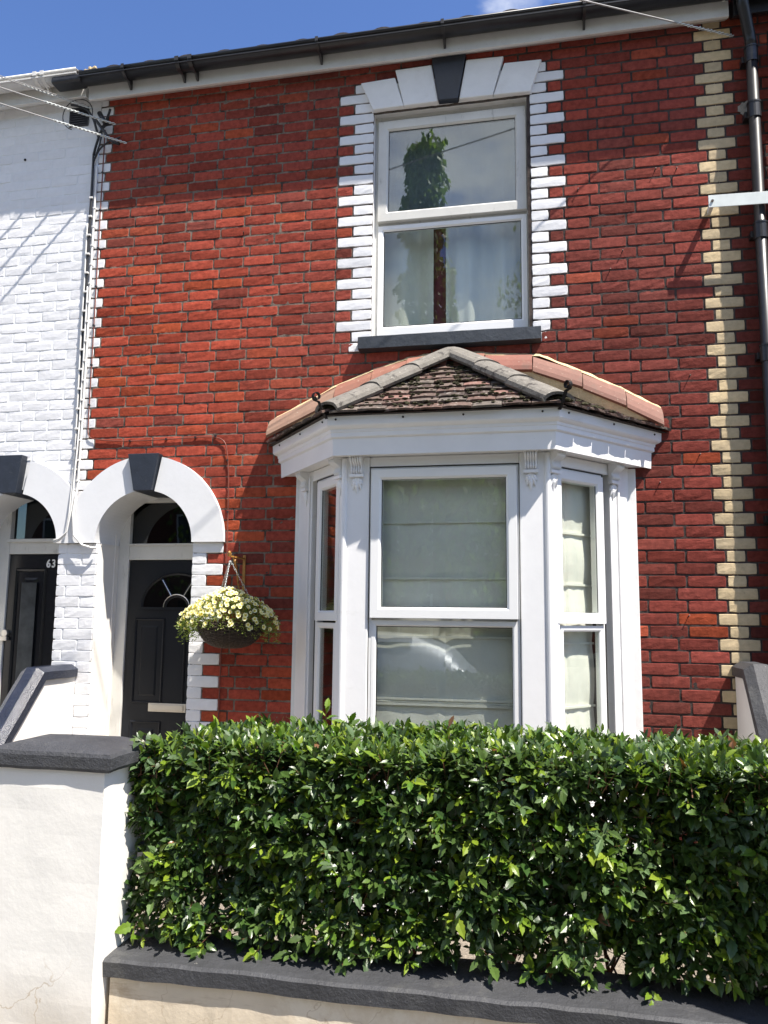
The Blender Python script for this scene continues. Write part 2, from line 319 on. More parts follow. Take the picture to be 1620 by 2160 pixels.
ARC = (-1.553, 2.096); ARW = (-2.585, 2.096)
def sub(iv, a, b_):
    o = []
    for p, q in iv:
        if b_ <= p or a >= q: o.append((p, q)); continue
        if a > p: o.append((p, a))
        if b_ < q: o.append((b_, q))
    return o
BL, J = .2165, .0105
def fill(mb, z0, z1, xa, xb, phase, blocks, colf, **kw):
    """lay stretchers from xa to xb; phase = cut of the first brick; blocks = intervals to leave out"""
    x = xa; first = phase; xs = []
    while x < xb-.01:
        ln = first if first else BL; first = 0
        e = x+ln
        if xb-e < .06: e = xb
        e = min(e, xb); xs.append((x, e)); x = e+J
    if len(xs) > 2 and xs[-1][1]-xs[-1][0] < .09:      # closer before the last brick
        pass
    for p, q in xs:
        iv = [(p, q)]
        for a, b_ in blocks: iv = sub(iv, a, b_)
        for c, d in iv: brick(mb, c+rnd(-.001, .001), d+rnd(-.001, .001), z0+rnd(-.0012, .0012), z1+rnd(-.0012, .0012), colf((c+d)/2, (z0+z1)/2), **kw)
def fillr(mb, z0, z1, xa, xb, blocks, colf, **kw):
    x = xb; xs = []
    while x > xa+.01:
        e = max(x-BL, xa)
        if e-xa < .05: e = xa
        xs.append((e, x)); x = e-J
    for p, q in xs:
        iv = [(p, q)]
        for a, b_ in blocks: iv = sub(iv, a, b_)
        for c, d in iv: brick(mb, c+rnd(-.001, .001), d+rnd(-.001, .001), z0+rnd(-.0012, .0012), z1+rnd(-.0012, .0012), colf((c+d)/2, (z0+z1)/2), **kw)
def arcblock(c, r, z, zs):
    if z < c[1]: return None
    h = z-c[1]
    if h >= r: return None
    w = math.sqrt(r*r-h*h); return (c[0]-w, c[0]+w)

house = thing('brick_house', 'red brick terraced house with white bay window, arched porch and black keystones', 'house', (0, 0, 0))
red, cq, nred, wh = MB(), MB(), MB(), MB(); wqL, wqR, wqP, wqD = MB(), MB(), MB(), MB()
for k in range(-5, 70):
    z = zc(k); hh = .0328; z0, z1 = z-hh, z+hh; ev = k % 2 == 0
    blocks = []
    if 3.40 < z < 5.15: blocks.append((-.20 if ev else -.09, 1.355 if ev else 1.24))
    if 5.15 <= z < 5.36: blocks.append((-.20 if ev else -.09, 1.355 if ev else 1.245))
    if 5.36 <= z < 5.43: blocks.append((.21, .95))
    if 3.37 < z < 3.45: blocks = [(-.03, 1.185)] + ([(-.09, 0)] if not ev else [])
    if z < 2.78: blocks.append((-.40, 1.66))
    ab = arcblock(ARC, .585, z, 0)
    if ab: blocks.append(ab)
    if z < 2.10: blocks.append((-2.2, -.965 if ev else -1.078))
    lx = -1.98 if ev else -2.026
    rx = 2.194-J if ev else 2.254-J
    cutz = [(a, b_) for a, b_ in blocks]
    if 3.45 < z < 5.36:
        L_, R_ = (-.20, 1.355) if ev else (-.09, 1.24)
        # left field with a closer next to the surround
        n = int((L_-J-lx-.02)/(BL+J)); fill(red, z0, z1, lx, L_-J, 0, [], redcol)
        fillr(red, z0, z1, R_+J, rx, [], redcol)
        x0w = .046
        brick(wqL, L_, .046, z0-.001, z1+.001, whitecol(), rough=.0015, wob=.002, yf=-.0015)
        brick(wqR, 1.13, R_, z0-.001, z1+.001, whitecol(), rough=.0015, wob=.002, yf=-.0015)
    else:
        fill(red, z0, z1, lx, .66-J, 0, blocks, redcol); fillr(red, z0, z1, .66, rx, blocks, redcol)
        if 3.40 < z < 3.45: brick(wqL, -.11, -.02, z0, z1, whitecol()); brick(wqR, 1.18, 1.245, z0, z1, whitecol())
    # white painted edge bricks at the party line
    if z > 2.62 or z > 2.3: brick(wqP, -2.092, (-1.99 if ev else -2.036) if z > 2.40 else -2.05, z0-.001, z1+.001, whitecol(), rough=.001, wob=.002, yf=-.0006)
    # right jamb of the doorway, painted
    if z < 2.10:
        e = -.965 if ev else -1.085
        brick(wqD, -1.189, e, z0-.004, z1+.004, whitecol(), rough=.0025, wob=.001, yf=-.003)
    # cream quoins on the party line
    if z < 5.53 and z > 1.2: brick(cq, 2.194 if ev else 2.254, 2.419 if ev else 2.358, z0, z1, creamcol(0, z), yf=-.001)
    elif z <= 1.2: brick(cq, 2.194 if ev else 2.254, 2.419 if ev else 2.358, z0, z1, tuple(.35*q for q in creamcol(0, z)) if 0 else creamcol(0, z))
    # neighbour to the right
    fill(nred, z0, z1, 2.419+J if ev else 2.358+J, 4.6, .11 if ev else 0, [], lambda x, z: tuple(.8*q for q in redcol(1.9, z)), nx=2)
    # white house wall to the left
    if z < 5.52:
        bl = []
        ab = arcblock(ARW, .585, z, 0)
        if ab: bl.append(ab)
        if z < 2.10: bl.append((-3.2, -2.217))
        xb = -2.103 if z > 2.10 else -1.916
        bl2 = [(-2.36, -2.19)] if 5.30 < z < 5.47 else []
        fill(wh, z0-.003, z1+.003, -5.2+(.11 if ev else 0), xb, 0, bl+bl2, whitecol, rough=.0018, wob=.0016, yf=-.0008, arr=.0035)
wall = red.build('brick_wall', M_brick, house)
for q_ in (wqL, wqR, wqP, wqD): q_.build('painted_quoins', M_wbrick, house)
cq.build('cream_quoins', M_cream, house)

def sheetgrid(name, m, x0, x1, z0, z1, step, hole, y, amp, parent):
    nx, nzz = int((x1-x0)/step), int((z1-z0)/step); b = MB(); idx = {}
    def vid(i, j):
        if (i, j) not in idx:
            x, z = x0+(x1-x0)*i/nx, z0+(z1-z0)*j/nzz
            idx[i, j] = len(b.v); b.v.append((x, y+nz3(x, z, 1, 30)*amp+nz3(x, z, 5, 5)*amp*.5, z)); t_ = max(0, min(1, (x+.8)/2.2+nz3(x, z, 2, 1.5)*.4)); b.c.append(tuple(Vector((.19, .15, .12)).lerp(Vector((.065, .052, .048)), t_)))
        return idx[i, j]
    for i in range(nx):
        for j in range(nzz):
            x, z = x0+(x1-x0)*(i+.5)/nx, z0+(z1-z0)*(j+.5)/nzz
            if hole(x, z): continue
            b.f.append((vid(i, j), vid(i+1, j), vid(i+1, j+1), vid(i, j+1)))
    return b.build(name, m, parent, smooth=True, fixn=False)
def hole_red(x, z):
    if .06 < x < 1.115 and 3.45 < z < 5.13: return True
    if -.40 < x < 1.66 and z < 2.80: return True
    if z > 2.09 and (x-ARC[0])**2+(z-ARC[1])**2 < .40**2: return True
    return z <= 2.09 and x < -1.172
sheetgrid('mortar', M_mortar, -2.092, 2.31, 0, 5.6, .024, hole_red, .0042, .0034, house)
rightn = thing('brick_house', 'dark red brick neighbouring house seen only as a sliver beyond the cream quoins', 'house', (3.4, 0, 0))
nred.build('brick_wall', M_brick, rightn)
sheetgrid('mortar', M_mortar, 2.312, 4.6, 0, 5.6, .05, lambda x, z: False, .0042, .002, rightn)
white = thing('white_house', 'white painted brick neighbouring house on the left, numbered 63', 'house', (-3.5, 0, 0))
wh.build('brick_wall', M_wbrick, white)
def hole_wh(x, z):
    if z > 2.09 and (x-ARW[0])**2+(z-ARW[1])**2 < .40**2: return True
    return z <= 2.09 and x > -3.3
sheetgrid('painted_joints', M_wjoint, -5.2, -2.094, 0, 5.55, .03, hole_wh, .0018, .0012, white)
b = MB(); b.box(-2.2, -1.925, .0035, .02, 0, 2.09); b.build('painted_joints', M_wjoint, white)
b = MB(); b.box(-1.185, -1.09, .004, .02, 0, 2.09); b.build('painted_joints', M_wjoint, house)

# ------------------------------------------------------------------ solid backing: jambs, rooms
for q_ in ((-.12, .046), (1.13, 1.30)): b = MB(); b.box(*q_, .018, .26, 3.3, 5.35); b.build('window_jamb', M_stone, house, bevel=.003)
for q_ in ((-2.19, -1.916, .021, .31), (-1.189, -1.09, .021, .27)): b = MB(); b.box(*q_, -.1, 2.095); b.build('porch_reveal', M_render2, house, bevel=.012, seg=3)
b = MB(); b.box(-2.93, -2.25, .6, .62, -.1, 3); b.build('hall_backing', M_room, white)
def room(name, x0, x1, y0, y1, z0, z1, parent):
    b = MB(); v = [(x, y, z) for x in (x0, x1) for y in (y0, y1) for z in (z0, z1)]
    b.add(v, [(0, 1, 3, 2), (4, 6, 7, 5), (2, 3, 7, 6), (0, 2, 6, 4), (1, 5, 7, 3)]); return b.build(name, M_room, parent)
room('bedroom_interior', -.6, 1.8, .25, 3, 2.9, 5.5, house)
room('living_room_interior', -.7, 2.0, .05, 3.4, .0, 2.75, house)
room('hall_interior', -2.0, -.9, .36, 3, 0, 2.75, house)

# ------------------------------------------------------------------ upstairs window head: stepped lintel stones
lin = MB()
stones = [[(.046, 5.136), (.265, 5.140), (.202, 5.362), (-.045, 5.352)], [(.266, 5.140), (.509, 5.143), (.461, 5.424), (.203, 5.419)],
          [(.652, 5.143), (.883, 5.141), (.958, 5.421), (.702, 5.428)], [(.887, 5.141), (1.134, 5.136), (1.214, 5.362), (.962, 5.368)]]
lintel = MB(); lintel.box(.03, 1.145, .0, .2, 5.138, 5.34); lintel = lintel.build('window_lintel', M_stone, house, bevel=.004)
for st in stones:
    b = MB(); b.prism(st, -.034, .05); b.build('lintel_stone', M_stone, lintel, bevel=.006)
b = MB(); b.prism([(.511, 5.140), (.646, 5.138), (.702, 5.47), (.463, 5.47)], -.048, .05); b.build('keystone', M_blackstone, lintel, bevel=.004)
# sill
sl = MB(); pr = [(-.07, 3.468), (-.072, 3.385), (.0, 3.378), (.12, 3.378), (.12, 3.49), (.0, 3.482)]
n = 24; rows = []
for i in range(n+1):
    x = -.028+(1.182+.028)*i/n
    rows.append([(x, y+nz3(x, z, 2, 14)*.002, z+nz3(x, y*5, z, 9)*.002) for y, z in pr])
for i in range(n):
    for q in range(6):
        a, b_ = rows[i], rows[i+1]; sl.add([a[q], a[(q+1) % 6], b_[(q+1) % 6], b_[q]], [(0, 1, 2, 3)])
sl.add(rows[0], [tuple(range(6))]); sl.add(rows[-1], [tuple(range(5, -1, -1))])
o = sl.build('window_sill', M_sill, house)

# ------------------------------------------------------------------ glazing helpers (fr maps local x, depth, z to world)
def frame_ring(b, x0, x1, z0, z1, w, d0, d1, fr=None, wb=None, wt=None):
    """mitred, chamfered rectangular frame; d0 = front depth, d1 = back depth"""
    wb = wb or w; wt = wt or w; ch = min(.012, w*.3)
    def P(x, y, z): return fr(x, y, z) if fr else (x, y, z)
    loops = []
    for (ins, y) in ((0, d1), (0, d0), (1, d0), (1.0001, d0+ch), (1.0001, d1)):
        if ins == 0: q = [(x0, z0), (x1, z0), (x1, z1), (x0, z1)]
        elif ins == 1: q = [(x0+w-ch, z0+wb-ch), (x1-w+ch, z0+wb-ch), (x1-w+ch, z1-wt+ch), (x0+w-ch, z1-wt+ch)]
        else: q = [(x0+w, z0+wb), (x1-w, z0+wb), (x1-w, z1-wt), (x0+w, z1-wt)]
        loops.append([P(x, y, z) for x, z in q])
    vs = [p for l_ in loops for p in l_]; fs = []
    for a in range(len(loops)-1):
        for k in range(4): fs.append((a*4+k, a*4+(k+1) % 4, (a+1)*4+(k+1) % 4, (a+1)*4+k))
    b.add(vs, fs)
def pane(name, x0, x1, z0, z1, y, parent, m=None, fr=None):
    b = MB(); b.box(x0, x1, y, y+.006, z0, z1, fr=fr); o = b.build(name, m or M_glass, parent); return o
def seal(b, x0, x1, z0, z1, y, fr=None, w=.005):
    for (a, c, d, e) in ((x0, x1, z0, z0+w), (x0, x1, z1-w, z1), (x0, x0+w, z0+w, z1-w), (x1-w, x1, z0+w, z1-w)): b.box(a, c, y, y+.004, d, e, fr=fr)

# upstairs window
uw = MB(); frame_ring(uw, .046, 1.13, 3.488, 5.138, .036, .075, .13); uw.box(.082, 1.094, .088, .12, 4.300, 4.355)
uw = uw.build('upper_window', M_oldframe, house, bevel=.002)
b = MB(); frame_ring(b, .072, 1.100, 4.338, 5.090, .072, .045, .085); b.build('opening_sash', M_oldframe, uw, bevel=.002)
b = MB(); frame_ring(b, .074, 1.098, 3.515, 4.312, .040, .065, .095, wb=.065); b.build('fixed_frame', M_upvc, uw, bevel=.002)
b = MB(); seal(b, .142, 1.030, 4.408, 5.020, .062); seal(b, .112, 1.060, 3.578, 4.274, .076); b.build('glazing_seal', M_seal, uw)
pane('pane', .144, 1.028, 4.410, 5.018, .066, uw, M_glassU); pane('pane', .114, 1.058, 3.580, 4.272, .080, uw)
# curtains upstairs
def curtain(name, x0, x1, z0, z1, y, amp, wl, m, parent, n=90, tilt=0):
    b = MB(); A, B2 = [], []
    for i in range(n+1):
        x = x0+(x1-x0)*i/n; q = math.sin(x*wl+1.3*math.sin(x*5))*amp + math.sin(x*wl*2.3)*amp*.25
        A.append((x, y+q*.5, z1)); B2.append((x+tilt, y+q, z0))
    b.strip(A, B2); return b.build(name, m, parent, smooth=True, fixn=False)
curtain('curtain', .525, 1.25, 3.4, 4.42, .24, .045, 26, M_curtain, uw)
curtain('curtain', -.1, .44, 3.4, 4.42, .24, .05, 19, M_curtain, uw)
curtain('maroon_curtain', .42, .56, 3.4, 4.42, .30, .02, 22, M_maroon, uw, 30, tilt=-.02)
b = MB(); b.box(-.1, 1.25, .235, .245, 4.40, 4.46); b.build('curtain_rail', M_oldframe, uw, bevel=.003)
curtain('dim_backing', -.1, 1.25, 4.47, 5.2, .22, .004, 60, mat('dim_backing_grey', (.22, .235, .24), .9, .08, 6), uw)  # dim grey sheet added as an even base behind the top sash reflections

# ------------------------------------------------------------------ bay window
BP = [Vector((-.437, 0)), Vector((.03, -.58)), Vector((1.207, -.58)), Vector((1.705, 0))]
def facet(P, Q):
    t = (Q-P).normalized(); n = Vector((t.y, -t.x))
    def fr(x, y, z):
        p = P+t*x-n*y; return (p.x, p.y, z)                 # y = depth behind the face
    return fr, (Q-P).length
fL, lL = facet(BP[0], BP[1]); fC, lC = facet(BP[1], BP[2]); fR, lR = facet(BP[2], BP[3])
def offs(d):
    nL = Vector((-.779, -.627)); A = BP[0]+nL*d; A = A + (BP[1]-BP[0]).normalized()*(-A.y/(BP[1]-BP[0]).normalized().y)
    B_ = BP[1]+Vector((-.479*d, -d)); 
    t = (BP[3]-BP[2]).normalized(); n = Vector((t.y, -t.x)); mx = (1-n.y*-1)/n.x
    C_ = BP[2]+Vector((mx*d, -d)); D_ = BP[3]+n*d; D_ = D_ - t*(D_.y/t.y)
    return [A, B_, C_, D_]
bay = MB()
# panelled timber faces: front piers, head, corner posts, dado below
for fr, a, b_ in ((fC, .006, .150), (fC, 1.020, lC-.006)): bay.box(a, b_, .0, .07, .0, 2.5375, fr=fr)
bay.box(.151, 1.019, .004, .07, 2.478, 2.5365, fr=fC); bay.box(.151, 1.019, .004, .07, 0, .62, fr=fC)
bay.box(.0, .235, .0, .06, 0, 2.5365, fr=fL); bay.box(lL-.10, lL-.006, .0, .06, 0, 2.5365, fr=fL)
bay.box(.236, lL-.101, .004, .06, 2.468, 2.5355, fr=fL); bay.box(.236, lL-.101, .004, .06, 0, .62, fr=fL)
bay.box(.006, .085, .0, .06, 0, 2.5365, fr=fR); bay.box(lR-.20, lR-.001, .0, .06, 0, 2.5365, fr=fR)
bay.box(.086, lR-.201, .004, .06, 2.468, 2.5355, fr=fR); bay.box(.086, lR-.201, .004, .06, 0, .62, fr=fR)
bay = bay.build('bay_window', M_wood, house, bevel=.006, seg=3)
b = MB()                                                    # staff beads on the two corners and pilaster strips
for p in (BP[1], BP[2]): b.tube([(p.x, p.y+.006, 0), (p.x, p.y+.006, 2.53)], .020, 14)
b.box(.205, .222, -.012, .0, .62, 2.50, fr=fL); b.box(lR-.135, lR-.118, -.012, .0, .62, 2.50, fr=fR)
b.build('corner_bead', M_wood, bay, smooth=False)
for q_ in ((1.668, 1.742, -.012, .02), (-.455, -.40, -.008, .02)): b = MB(); b.box(*q_, 0, 2.53); b.build('painted_edge_strip', M_stone, bay, bevel=.004)
def baysash(fr, x0, x1, gx0, gx1, zt, zmid, name, proud):
    b = MB(); frame_ring(b, x0, x1, .62, zt, .022, .014, .06, fr=fr); b.build('outer_frame', M_upvc, bay, bevel=.002)
    b = MB(); seal(b, x0-.004, x1+.004, .62, zt+.004, .009, fr=fr, w=.006); b.build('shadow_gap_seal', M_seal, bay)
    b = MB(); frame_ring(b, gx0-.060, gx1+.060, zmid, zt-.016, .060, proud, .05, fr=fr, wb=.062)
    b.build('top_sash', M_upvc, bay, bevel=.002)
    b = MB(); frame_ring(b, x0+.018, x1-.018, .64, zmid-.012, gx0-x0-.045 if gx0-x0 > .07 else .03, .012, .05, fr=fr, wb=.05, wt=.034)
    b.build('lower_sash', M_upvc, bay, bevel=.002)
baysash(fC, .152, 1.018, .225, .945, 2.474, 1.595, 'c', -.018)
pane('pane', .226, .944, 1.657, 2.400, .010, bay, fr=fC); pane('pane', .190, .984, .69, 1.552, .028, bay, fr=fC)
b = MB(); seal(b, .224, .946, 1.655, 2.402, .005, fr=fC); seal(b, .198, .975, .688, 1.55, .024, fr=fC)
baysash(fL, .30, lL-.10, .392, lL-.125, 2.462, 1.575, 'l', -.004)
pane('pane', .380, lL-.12, 1.62, 2.42, .012, bay, fr=fL); pane('pane', .365, lL-.115, .69, 1.552, .026, bay, fr=fL)
seal(b, .390, lL-.13, 1.632, 2.394, .007, fr=fL)
baysash(fR, .088, lR-.26, .125, .435, 2.462, 1.575, 'r', -.004)
pane('pane', .12, .44, 1.62, 2.42, .012, bay, fr=fR); pane('pane', .12, .46, .69, 1.552, .026, bay, fr=fR)
seal(b, .122, .438, 1.632, 2.396, .007, fr=fR)
b.build('glazing_seal', M_seal, bay)
# roman blinds with horizontal ribs
def blind(fr, x0, x1, y, zs, m):
    b = MB(); rowsv = []
    nn = 26; zl = []
    for a, c in zip(zs[:-1], zs[1:]):
        for q in range(8): zl.append((a+(c-a)*q/8, q/8))
    zl.append((zs[-1], 1))
    for z, q in zl:
        bulge = math.sin(q*math.pi)*.012
        rowsv.append([fr(x0+(x1-x0)*i/nn, y-bulge+nz3(i*.35, z*3, 2)*.008+(.006 if abs(i-nn/2) < 1 else 0), z) for i in range(nn+1)])
    for a in range(len(rowsv)-1): b.strip(rowsv[a], rowsv[a+1])
    for z in zs[1:-1]:
        b.box(x0, x1, y-.016, y-.004, z-.006, z+.006, fr=fr)
    return b.build('roman_blind', m, bay, smooth=False, fixn=False)
ZB = [2.5, 2.157, 1.827, 1.489, 1.136, 1.105, .66]
blind(fC, .12, 1.05, .12, ZB, M_blind)
blind(fR, .02, .49, .10, [2.5, 2.10, 1.80, 1.46, 1.10, .66], M_blind)
# moulded fascia and soffit, mitred round the bay
def mitre(prof, name, m, parent, **kw):
    b = MB(); rows = [[(p.x, p.y, z if z < 2.63 else 2.63+(z-2.63)*.735) for p in offs(d)] for d, z in prof]
    for a in range(len(rows)-1): b.strip(rows[a], rows[a+1])
    return b.build(name, m, parent, fixn=False, **kw)
fas = mitre([(-.10, 2.538), (.088, 2.538), (.090, 2.530), (.100, 2.530), (.104, 2.628), (.113, 2.634), (.118, 2.640), (.118, 2.672), (.122, 2.678), (.124, 2.698),
             (.132, 2.704), (.142, 2.712), (.148, 2.722), (.150, 2.726), (.152, 2.795), (.12, 2.80), (-.10, 2.80)], 'bay_fascia', M_wood, bay)
o0 = offs(.1535)
for (a, c, ts) in ((1, 2, (.04, .34, .60, .93)), (0, 1, (.15, .55, .93)), (2, 3, (.08, .5, .92))):
    for t_ in ts:
        p = o0[a].lerp(o0[c], t_); b = MB(); b.tube([(p.x, p.y+.003, 2.732), (p.x, p.y-.003, 2.732)], .006, 8); b.build('screw', M_iron, bay)
# carved corbels
def corbel(x, fr, name='corbel'):
    b = MB(); n = 14
    # scroll upper part
    side = []
    for i in range(n+1):
        t = i/n; z = 2.528-.095*t; y = -(.052*(1-t)**.8+.012+.012*math.sin(t*9)); side.append((y, z))
    w = .036
    for q in range(5):                                     # five flutes
        xa, xb = x-w+2*w*q/5+.001, x-w+2*w*(q+1)/5-.001
        A = [fr(xa, y+.004, z) for y, z in side]; B_ = [fr((xa+xb)/2, y-.004, z) for y, z in side]; C_ = [fr(xb, y+.004, z) for y, z in side]
        b.strip(A, B_); b.strip(B_, C_)
    b.box(x-w+.002, x+w-.002, -.010, .0, 2.43, 2.528, fr=fr)
    for sx in (-1, 1):
        b.add([fr(x+sx*w, y+.004, z) for y, z in side]+[fr(x+sx*w, 0, 2.528), fr(x+sx*w, 0, 2.433)][::-1], [tuple(range(n+3))])
    b.box(x-w-.005, x+w+.005, -.030, 0, 2.415, 2.432, fr=fr); b.box(x-w-.004, x+w+.004, -.070, 0, 2.5285, 2.537, fr=fr)
    # acanthus leaf, five pointed lobes
    for (a, ln, wd) in ((-38, .060, .013), (-19, .085, .014), (0, .105, .015), (19, .085, .014), (38, .060, .013)):
        ca, sa = math.cos(R(a)), math.sin(R(a)); pts = []
        for (u, v_, h) in ((0, -.4, .012), (.5, -1, .013), (1, 0, .004), (.5, 1, .013), (0, .4, .012), (.5, 0, .022)):
            lx = v_*wd*ca + u*ln*sa; lz = -u*ln*ca+v_*wd*sa; pts.append((x+lx*.95, -h, 2.417+lz))
        base = [(p[0], 0, p[2]) for p in pts[:5]]
        vs = [fr(*p) for p in pts]+[fr(*p) for p in base]
        b.add(vs, [(0, 1, 5), (1, 2, 5), (2, 3, 5), (3, 4, 5), (4, 0, 5)]+[(i, (i+1) % 5, 6+(i+1) % 5, 6+i) for i in range(5)])
    return b.build(name, M_wood, bay)
corbel(.077, fC); corbel(1.085, fC); corbel(.15, fL); corbel(lL-.052, fL); corbel(.045, fR); corbel(lR-.175, fR)

# ------------------------------------------------------------------ bay roof
EZ = 2.759; E = [Vector((p.x, p.y, EZ)) for p in offs(.178)]; APX = Vector((.60, .0, 3.285))
broof = MB()
for a, b_ in ((0, 1), (1, 2), (2, 3)):
    broof.add([E[a]-Vector((0, 0, .004)), E[b_]-Vector((0, 0, .004)), APX-Vector((0, 0, .012))], [(0, 1, 2)])
broof.add([E[0]-Vector((0, 0, .006)), E[1]-Vector((0, 0, .006)), E[2]-Vector((0, 0, .006)), E[3]-Vector((0, 0, .006))], [(0, 1, 2, 3)])
broof = broof.build('bay_roof', M_rooftile, house, fixn=False)
def tiles(E0, E1, gauge, parent, seed, cover=.0, stop=1.0):
    rs = random.Random(seed); u = (E1-E0).normalized(); n = (E1-E0).cross(APX-E0).normalized()
    if n.z < 0: n = -n
    v = n.cross(u); 
    if v.z < 0: v = -v
    H = (APX-E0).dot(v); ua = (APX-E0).dot(u); W0 = (E1-E0).length
    b = MB(); row = 0; h = -.022
    while h < H-.05:
        t = max(0, h)/H; xa, xb = ua*t, W0+(ua-W0)*t; x = xa-.12+(row % 2)*.08
        while x < xb+.04:
            w = .158+rs.uniform(-.004, .004)
            if x+w*.5 > xa-.01 and x+w*.5 < xb+.01:
                c = Vector((.105, .058, .044)).lerp(Vector((.11, .092, .076)), rs.random())
                if rs.random() < .14: c = Vector((.19, .10, .08))
                if rs.random() < .25: c *= .5
                dz = .026+rs.uniform(-.004, .005); dh = rs.uniform(-.008, .008); ln = gauge*1.5; th = .013; sk = rs.uniform(-.006, .006)
                g = []; m_ = 5
                for lay in (0, 1):
                    for (vv, lift) in ((h+dh, dz), (h+dh+ln, .006)):
                        for q in range(m_+1):
                            xx = min(max(x+w*q/m_, xa-.03), xb+.03); bow = math.sin(q/m_*math.pi)
                            ed = (rs.uniform(-.003, .003)-.004*bow) if vv < h+.03 else 0
                            p = E0+u*(xx)+v*(vv+ed+sk*(q/m_-.5))+n*(lift+.005*bow-(th if lay else 0)+rs.uniform(-.001, .001)); g.append(p)
                k = m_+1
                fs = [(q, q+1, k+q+1, k+q) for q in range(m_)]+[(2*k+q, 3*k+q, 3*k+q+1, 2*k+q+1) for q in range(m_)]+[(q, 2*k+q, 2*k+q+1, q+1) for q in range(m_)]
                fs += [(0, k, 3*k, 2*k), (m_, 2*k+m_, 3*k+m_, k+m_)]
                b.add(g, fs, tuple(c))
            x += w+.005
        h += gauge*rs.uniform(.95, 1.05); row += 1
    return b.build('roof_tiles', M_tile, parent)
tiles(E[1], E[2], .088, broof, 1); tiles(E[0], E[1], .088, broof, 2); tiles(E[2], E[3], .088, broof, 3)
def ridge(P, Q, n_up, w, n, name, m, colf, parent, flat=False, ln_over=.02, side=None, th=.016, lift=.03):
    """row of angular ridge tiles from P up to Q"""
    d = (Q-P); Lg = d.length; d = d.normalized(); s_ = d.cross(n_up).normalized(); n_up = s_.cross(d).normalized(); b = MB()
    for i in range(n):
        a, e = Lg*i/n-(.0), Lg*(i+1)/n-.004; tiltl = .010
        col = colf(i)
        prof = []
        m_ = 10
        for q in range(m_+1):
            ang = math.pi*(q/m_); x = -math.cos(ang)*w
            hgt = (math.sin(ang)**.8)*w*.52
            prof.append((x, hgt))
        vs = []; jj = [rnd(-.002, .002) for _ in range(8)]
        ring = []
        for lay in (0, 1):
            for (pos, lf) in ((a, tiltl), ((a+e)/2, tiltl*.5+rnd(-.002, .002)), (e+ln_over, 0)):
                for (x, h) in prof:
                    k_ = 1 if not lay else .86
                    x2 = x*k_; h2 = h-(th if lay else 0)
                    vs.append(P+d*(pos+nz3(x*20, i, pos, 3)*.006)+s_*x2+n_up*(h2+lift+lf+nz3(x*30, pos*12, i)*.003))
        k = m_+1; fs = []
        for lay in (0, 1):
            for r_ in range(2):
                for q in range(m_): o_ = lay*3*k+r_*k; fs.append((o_+q, o_+q+1, o_+k+q+1, o_+k+q))
        for q in range(m_): fs.append((q, 3*k+q, 3*k+q+1, q+1)); fs.append((2*k+q, 2*k+q+1, 5*k+q+1, 5*k+q))
        for r_ in range(2): fs.append((r_*k, r_*k+k, 3*k+r_*k+k, 3*k+r_*k)); fs.append((r_*k+m_, 3*k+r_*k+m_, 3*k+r_*k+k+m_, r_*k+k+m_))
        b.add(vs, fs, col)
    return b.build(name, m, parent, smooth=False)
nF = Vector((0, -.6, 1)).normalized()
for (c, sgn) in ((1, -1), (2, 1)):
    up = Vector((sgn*.35, -.45, 1)).normalized()
    ridge(E[c]+Vector((-sgn*.02, .02, .0)), APX+Vector((sgn*.035, -.03, .012)), up, .112, 3, 'hip_tiles', M_ridge, lambda i: (1, 1, 1), broof, lift=.012)
tc_ = lambda i: tuple(Vector(random.choice([(.25, .105, .07), (.225, .085, .06), (.29, .15, .11), (.20, .095, .07)]))*rnd(.9, 1.08))
def flash(T, fr_, sgn):
    """terracotta half-round tiles bedded against the wall along the top line T, one tile per span"""
    def at(t):
        k = min(int(t*(len(T)-1)), len(T)-2); return T[k].lerp(T[k+1], t*(len(T)-1)-k)
    b = MB(); w = .150; prof = ((0, 0), (-.030, .004), (-.070, -.018), (-.105, -.055), (-.130, -.100), (-.137, -.128))
    for i, (a, e) in enumerate(zip(fr_[:-1], fr_[1:])):
        c = tc_(i) if not (sgn < 0 and i == 0) else (.27, .165, .115)
        vs = []; A = at(a); B_ = at(e); d = (B_-A).normalized(); A = A+d*.002; B_ = B_-d*.004
        for P, lf in ((A, .007), (A.lerp(B_, .5), .003), (B_, .0)):
            for (y, h) in prof: vs.append(P+Vector((0, y-lf, h+lf))+Vector((nz3(i, y*9, h*9)*.003, 0, 0)))
            for (y, h) in prof: vs.append(P+Vector((0, y*.86-lf+.002, h*.97-.016+lf)))
        n = len(prof); fs = []
        for r_ in range(2):
            o_ = r_*2*n
            for q in range(n-1): fs.append((o_+q, o_+q+1, o_+2*n+q+1, o_+2*n+q)); fs.append((o_+n+q, o_+3*n+q, o_+3*n+q+1, o_+n+q+1))
            fs.append((o_+n-1, o_+2*n-1, o_+4*n-1, o_+3*n-1))
        for o_ in (0, 4*n):
            for q in range(n-1): fs.append((o_+q, o_+n+q, o_+n+q+1, o_+q+1))
        b.add(vs, fs, c)
    return b.build('flashing_tiles', M_terra, broof, smooth=False)
TL = [Vector((x, -.004, z)) for x, z in ((-.632, 2.915), (-.19, 3.132), (.06, 3.228), (.30, 3.300), (.58, 3.335))]
TR = [Vector((x, -.004, z)) for x, z in ((1.905, 2.890), (1.69, 3.020), (1.46, 3.138), (1.17, 3.275), (.87, 3.298), (.62, 3.335))]
flash(TL, [0, .27, .52, .76, 1], -1); flash(TR, [0, .20, .42, .63, .84, 1], 1)
